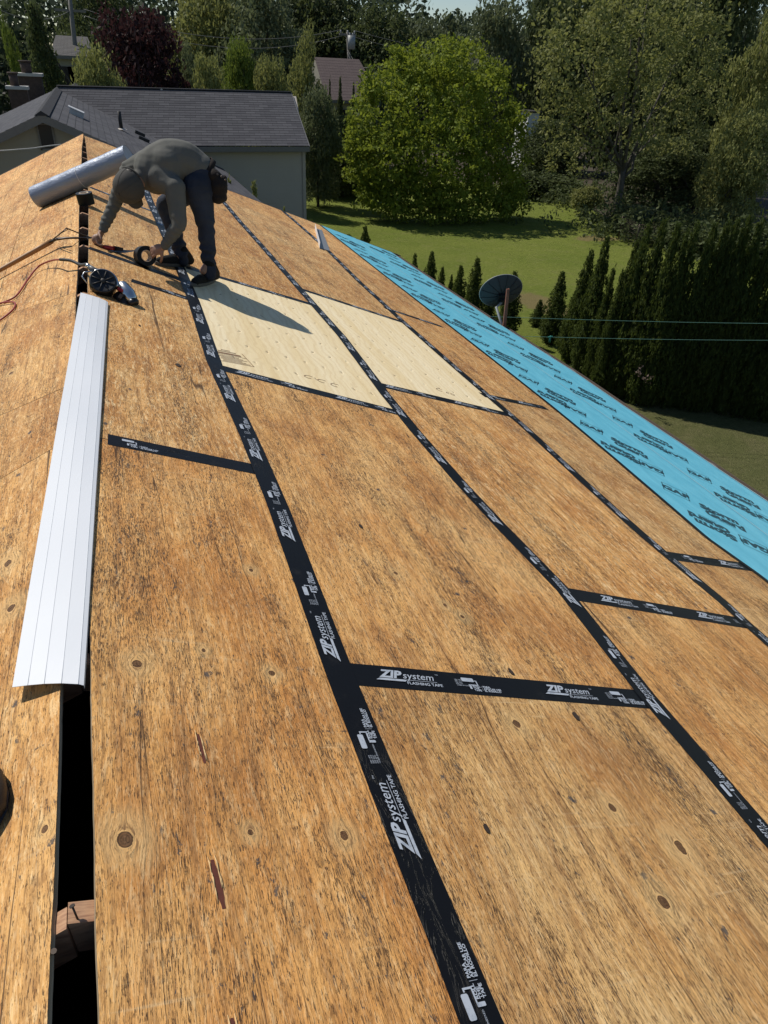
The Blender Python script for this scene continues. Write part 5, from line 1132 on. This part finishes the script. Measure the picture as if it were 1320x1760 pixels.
b = B(); dx = (WC2-WC); b.prism([(wr0.x, wr0.y, GZ), (wr0.x+dx.x*.9, wr0.y+dx.y*.9, GZ), (wr0.x+dx.x*.9, wr0.y+dx.y*.9, ze), (wr0.x+dx.x*.45, wr0.y+dx.y*.45, zr-.1), (wr0.x, wr0.y, ze)], (-.1, 0, 0)); add('wall', b.me('wall'), SIDG, nb)
b = B(); b.box((wl0.x+1.2, wl0.y+3.0, (GZ+ze)/2-.1), (3, 5.6, abs(GZ-ze)-.2)); add('wall', b.me('wall'), SIDG, nb)
b = B(); b.box((wr0.x-.03, wr0.y-.02, (GZ+ze)/2), (.10, .06, abs(GZ-ze)-.3)); add('corner_board', b.me('corner_board'), SIDG, nb)
wx = P(354, 285, 24.3); b = B(); b.box((wx.x-.05, wx.y-.03, wx.z-.1), (.55, .06, 1.5)); add('window', b.me('window'), GLASS, nb)
b = B(); b.tube([P(277, 160, 26.5), P(277, 152, 26.5)], .05, 8); add('vent_pipe', b.me('vent_pipe'), CAPST, nb)
# front gable
GA = P(71, 196, 16.0); GAr = Vector((GA.x-.13, 26.3, GA.z)); gs = .43
def gp(dx, y, off=0.): return Vector((GA.x+dx+(-.13)*(y-16)/10.3, y, GA.z-abs(dx)*gs+off))
add('shingles', courses(gp(0, 26.3), gp(0, 16), gp(4.4, 16), gp(4.4, 26.3)), SH1, nb)['kind'] = 'stuff'
add('shingles', courses(gp(0, 16), gp(0, 26.3), gp(-6, 26.3), gp(-6, 16)), SH1, nb)['kind'] = 'stuff'
b = B(); b.prism([gp(-.13, 15.97, .03), gp(0, 15.97, .055), gp(.13, 15.97, .03)], (GAr.x-GA.x, 10.2, 0)); add('ridge_cap', b.me('ridge_cap'), SH1, nb)
for sgn in (1, -1):
    b = B(); b.prism([gp(0, 15.98, .0), gp(sgn*5, 15.98, .0), gp(sgn*5, 15.98, -.14), gp(0, 15.98, -.14)], (0, .03, 0)); add('rake_board', b.me('rake_board'), FASC, nb)
b = B(); gy = 16.4; z = GZ
while z < GA.z-.1:                               # lapped gable siding
    zt = z+.12; hw0 = min(4.2, (GA.z-.05-z)/gs); hw1 = min(4.2, max(.01, (GA.z-.05-zt)/gs)); b.poly([(GA.x-hw0, gy-.018, z), (GA.x+hw0, gy-.018, z), (GA.x+hw1, gy-.003, zt), (GA.x-hw1, gy-.003, zt)]); b.poly([(GA.x-hw0, gy, z), (GA.x+hw0, gy, z), (GA.x+hw0, gy-.018, z), (GA.x-hw0, gy-.018, z)]); z = zt
add('siding', b.me('siding', False), SIDO, nb)['kind'] = 'stuff'
b = B(); b.prism([(GA.x-4.2, gy+.02, GZ), (GA.x+4.2, gy+.02, GZ), (GA.x+4.2, gy+.02, GA.z-4.2*gs-.05), (GA.x, gy+.02, GA.z-.08), (GA.x-4.2, gy+.02, GA.z-4.2*gs-.05)], (0, .1, 0)); add('wall', b.me('wall'), SIDO, nb)
wp = P(80, 235, 16.38); b = B(); b.box((wp.x, gy-.03, wp.z), (.24, .02, .40)); o = add('attic_window', b.me('attic_window'), GLASS, nb)
b = B(); [b.box((wp.x+dx, gy-.035, wp.z+dz), d) for dx, dz, d in ((-.13, 0, (.03, .04, .46)), (.13, 0, (.03, .04, .46)), (0, .215, (.29, .04, .03)), (0, -.215, (.29, .04, .03)))]; add('frame', b.me('frame'), FASC, o)
def ongab(x, y):                                 # point on the right slope of the gable roof
    n_ = Vector((gs, 0, 1)).normalized(); d = ray(x, y); p0 = gp(0, 20); return CAM+d*(n_.dot(p0-CAM)/n_.dot(d))
vp = ongab(133, 200); b = B(); b.box(vp+Vector((0, 0, .07)), (.3, .34, .12), Matrix.Rotation(.4, 3, 'Y')); b.box(vp+Vector((0, -.0, .135)), (.34, .38, .02), Matrix.Rotation(.4, 3, 'Y')); add('roof_vent', b.me('roof_vent'), simple('white_vent', (.5, .5, .5), .5), nb)
vp = ongab(209, 224); b = B(); b.tube([vp, vp+Vector((-.0, 0, .42))], .045, 8); add('vent_pipe', b.me('vent_pipe'), RUB, nb)
b = B(); b.lathe([(.14, .02), (.05, .05)], Matrix.Translation(vp), 12); add('pipe_flashing', b.me('pipe_flashing'), SIDG, nb)
for x, y in ((241, 232), (248, 242)): vp = ongab(x, y); b = B(); b.box(vp+Vector((0, 0, .04)), (.26, .2, .07), Matrix.Rotation(.4, 3, 'Y')); add('roof_vent', b.me('roof_vent'), RUB, nb)
# little second ridge and chimney stacks behind
b = B(); q0 = P(125, 150, 30); b.prism([q0+Vector((-1.6, 0, -.7)), q0, q0+Vector((.5, 0, -.25)), q0+Vector((.7, 0, -.9))], (0, 4, 0)); add('rear_gable', b.me('rear_gable'), SH1, nb)
def chimney(x, yt, yb, hw, Y, label, pots=1):
    t_ = P(x, yt, Y); m = px_m(x, yt, Y); wd = 2*hw/m; zb = P(x, yb, Y).z-1.5; e = empty('chimney', (t_.x, t_.y, zb), label, 'chimney')
    b = B(); zz = zb; k = 0
    while zz < t_.z-.12:
        b.box((t_.x, t_.y, zz+.035), (wd-(.0 if k % 2 else .012), wd*.8, .066)); zz += .075; k += 1
    b.box((t_.x, t_.y, (zb+t_.z-.12)/2), (wd*.97, wd*.77, t_.z-.12-zb)); add('brickwork', b.me('brickwork'), BRICKM, e)
    b = B(); b.box((t_.x, t_.y, t_.z-.07), (wd*1.18, wd*.95, .09)); add('cap', b.me('cap'), CAPST, e)
    if pots: b = B(); b.tube([(t_.x-wd*.1, t_.y, t_.z-.03), (t_.x-wd*.1, t_.y, t_.z+.30)], wd*.24, 10); b.tube([(t_.x-wd*.1, t_.y, t_.z+.30), (t_.x-wd*.1, t_.y, t_.z+.34)], wd*.3, 10); add('flue', b.me('flue'), BRICKM, e)
chimney(29, 146, 190, 15, 28, 'nearer dark brick chimney with a pale cap at the left edge')
chimney(50, 124, 180, 18, 31, 'taller brick chimney with a stepped pale cap behind the first one')
chimney(137, 146, 158, 6, 29, 'small square chimney with a white cap just behind the grey ridge', 0)
# white cable along the gable
cb = empty('service_cable', tuple(P(0, 260, 15.2)), 'thin pale service cable sagging in front of the neighbouring gable', 'cable'); b = B(); pts = [P(-80, 262, 15.4), P(0, 259, 15.2), P(30, 257, 15.1), P(55, 255, 15.1), P(75, 252, 15.1), P(100, 249, 15.1), P(112, 249, 15.1)]; b.tube(smooth_path(pts, 6), .011, 5); add('wire', b.me('wire'), CAPST, cb)
# far houses
def far_house(x0, x1, yr, ye, Y, depth, label, roofm, wallm, win=True):
    A_, B_ = P(x0, yr, Y), P(x1, yr, Y); zr_ = (A_.z+B_.z)/2; ze_ = P((x0+x1)/2, ye, Y-depth/2).z; X0, X1 = A_.x, B_.x; e = empty('house', ((X0+X1)/2, Y, GZ), label, 'house')
    a, b_, c, d = (X0, Y, zr_), (X1, Y, zr_), (X1+.3, Y-depth/2, ze_), (X0-.3, Y-depth/2, ze_)
    o = add('shingles', courses(a, b_, c, d, .3), roofm, e); o = add('shingles', courses(b_, a, (X0-.3, Y+depth/2, ze_), (X1+.3, Y+depth/2, ze_), .3), roofm, e)
    b = B(); b.prism([(X0, Y-depth/2+.3, GZ), (X0, Y+depth/2-.3, GZ), (X0, Y+depth/2-.3, ze_+.0), (X0, Y, zr_-.15), (X0, Y-depth/2+.3, ze_)], (X1-X0, 0, 0)); add('wall', b.me('wall'), wallm, e)
    b = B(); b.box(((X0+X1)/2, Y-depth/2-.02, ze_-.08), (X1-X0+.6, .04, .16)); add('fascia', b.me('fascia'), FASC, e)
    if win:
        for k in (.25, .6): b = B(); b.box((X0+(X1-X0)*k, Y-depth/2+.27, ze_-1.0), (1.1, .06, 1.0)); add('window', b.me('window'), GLASS, e)
    return e
def gable_house(x, yt, hwp, ye, Y, L_, label, roofm, wallm):
    t_ = P(x, yt, Y); hw = hwp/px_m(x, yt, Y); ze_ = P(x, ye, Y).z; e = empty('house', (t_.x, Y, GZ), label, 'house')
    for sg in (1, -1): add('shingles', courses((t_.x, Y, t_.z), (t_.x, Y+L_, t_.z), (t_.x+sg*hw, Y+L_, ze_), (t_.x+sg*hw, Y, ze_), .3), roofm, e)
    b = B(); b.prism([(t_.x-hw*.9, Y+.3, GZ), (t_.x+hw*.9, Y+.3, GZ), (t_.x+hw*.9, Y+.3, ze_), (t_.x, Y+.3, t_.z-.1), (t_.x-hw*.9, Y+.3, ze_)], (0, L_-.6, 0)); add('wall', b.me('wall'), wallm, e)
    b = B(); b.prism([(t_.x-hw, Y-.02, ze_), (t_.x, Y-.02, t_.z), (t_.x+hw, Y-.02, ze_), (t_.x+hw, Y-.02, ze_-.15), (t_.x, Y-.02, t_.z-.15), (t_.x-hw, Y-.02, ze_-.15)], (0, .03, 0)); add('rake_board', b.me('rake_board'), FASC, e)
    b = B(); b.box((t_.x, Y+.27, ze_-.9), (hw*.5, .06, .9)); add('window', b.me('window'), GLASS, e); return e
far_house(540, 617, 100, 172, 50, 8, 'far house with a plain brown shingled roof below the utility pole', SH2, SIDO)
far_house(735, 812, 78, 96, 78, 9, 'far grey-roofed house between the trees, above the large bright bush', SH3, SIDO)
gable_house(792, 87, 34, 100, 74, 9, 'far low gable facing the roof, in front of the grey-roofed far house', SH3, SIDO)
far_house(668, 705, 84, 100, 74, 8, 'corner of a far pale roof left of the bright bush top', SH3, SIDO)
gable_house(912, 100, 26, 120, 56, 9, 'far grey gabled house glimpsed left of the forked-trunk tree', SH3, simple('pale_wall', (.20, .19, .18), .7))
far_house(96, 150, 62, 96, 52, 9, 'far house with a dark roof behind the leaning wooden pole', SH3, SIDO)
e = empty('shed', tuple(P(905, 205, 44)), 'small bright white shed front glimpsed right of the large bright bush', 'shed'); pS = P(905, 215, 44); pS.z = GZ
zt_ = P(905, 192, 44).z; b = B(); b.box((pS.x, pS.y, (GZ+zt_)/2), (.75, 1.5, zt_-GZ)); add('wall', b.me('wall'), simple('white_paint', (.75, .75, .73), .6), e)
b = B(); b.box((pS.x, pS.y, zt_+.04), (.95, 1.7, .08)); add('roof', b.me('roof'), SH3, e); b = B(); b.box((pS.x+.1, pS.y-.76, GZ+1.0), (.45, .03, 1.9)); add('door', b.me('door'), CAPST, e)
# poles and wires
WOODP = simple('weathered_pole', (.17, .16, .145), .85, var=.3, scale=9)
pl = P(600, 100, 56); tp = P(597.5, 55, 56); e = empty('utility_pole', (pl.x, 56, GZ), 'grey utility pole with crossarm and transformer above the brown roof', 'utility pole')
b = B(); b.tube([(pl.x, 56, GZ), pl, tp], [.15, .12, .10], 10); add('pole', b.me('pole'), WOODP, e); b = B(); b.box(tp-Vector((0, 0, .15)), (1.2, .1, .12)); add('crossarm', b.me('crossarm'), WOODP, e)
for dx in (-.5, 0, .5): b = B(); b.tube([tp+Vector((dx, 0, -.08)), tp+Vector((dx, 0, .1))], .05, 8); add('insulator', b.me('insulator'), CAPST, e)
tc = P(604, 73, 55.7); b = B(); b.tube([tc-Vector((0, 0, .4)), tc+Vector((0, 0, .4))], .26, 14); b.tube([tc+Vector((.1, 0, .4)), tc+Vector((.1, 0, .55))], .05, 6); b.tube([tc+Vector((-.12, 0, .4)), tc+Vector((-.12, 0, .55))], .05, 6); add('transformer', b.me('transformer'), simple('transformer_grey', (.3, .31, .31), .5), e)
A_, B_ = P(130, 90, 50), P(117, -30, 50); e = empty('utility_pole', (A_.x, 50, GZ), 'slightly leaning weathered pole between the spruce and the maroon tree', 'utility pole'); b = B(); b.tube([A_+(A_-B_)*2, A_, B_], [.17, .14, .10], 10); add('pole', b.me('pole'), WOODP, e); q5 = P(121, 18, 50); b = B(); b.box(q5, (1.6, .1, .12)); add('crossarm', b.me('crossarm'), WOODP, e)
WIRE = simple('power_cable', (.16, .16, .15), .6)
def wire(p0, p1, sag, label, grp, r_=.014):
    e = empty('power_line', tuple(p0), label, 'power line', grp); b = B(); n = 24; b.tube([p0.lerp(p1, k/n)-Vector((0, 0, sag*4*(k/n)*(1-k/n))) for k in range(n+1)], r_, 4); add('wire', b.me('wire'), WIRE, e)
t0 = tp+Vector((-.5, 0, .1)); t1 = tp+Vector((.5, 0, .1)); far_r = P(1000, 95, 70)
wire(q5+Vector((.7, 0, .1)), t0, .9, 'upper power line from the leaning pole to the utility pole', 'power lines'); wire(q5+Vector((.7, 0, -.2)), tp+Vector((-.3, 0, -.2)), 1.1, 'lower power line from the leaning pole to the utility pole', 'power lines')
wire(t1, far_r, .8, 'upper power line running right from the utility pole', 'power lines'); wire(tp+Vector((.4, 0, -.25)), far_r-Vector((0, 0, .3)), .9, 'lower power line running right from the utility pole', 'power lines')
wire(tp-Vector((0, 0, 1.0)), P(640, 112, 51), .5, 'upper drop cable from the transformer to the brown roof', 'drop cables'); wire(tp-Vector((0, 0, 1.15)), P(641, 113, 51), .8, 'lower drop cable from the transformer to the brown roof', 'drop cables')
wire(P(0, 17, 47), q5, .4, 'power line entering from the left edge to the leaning pole', 'power lines')
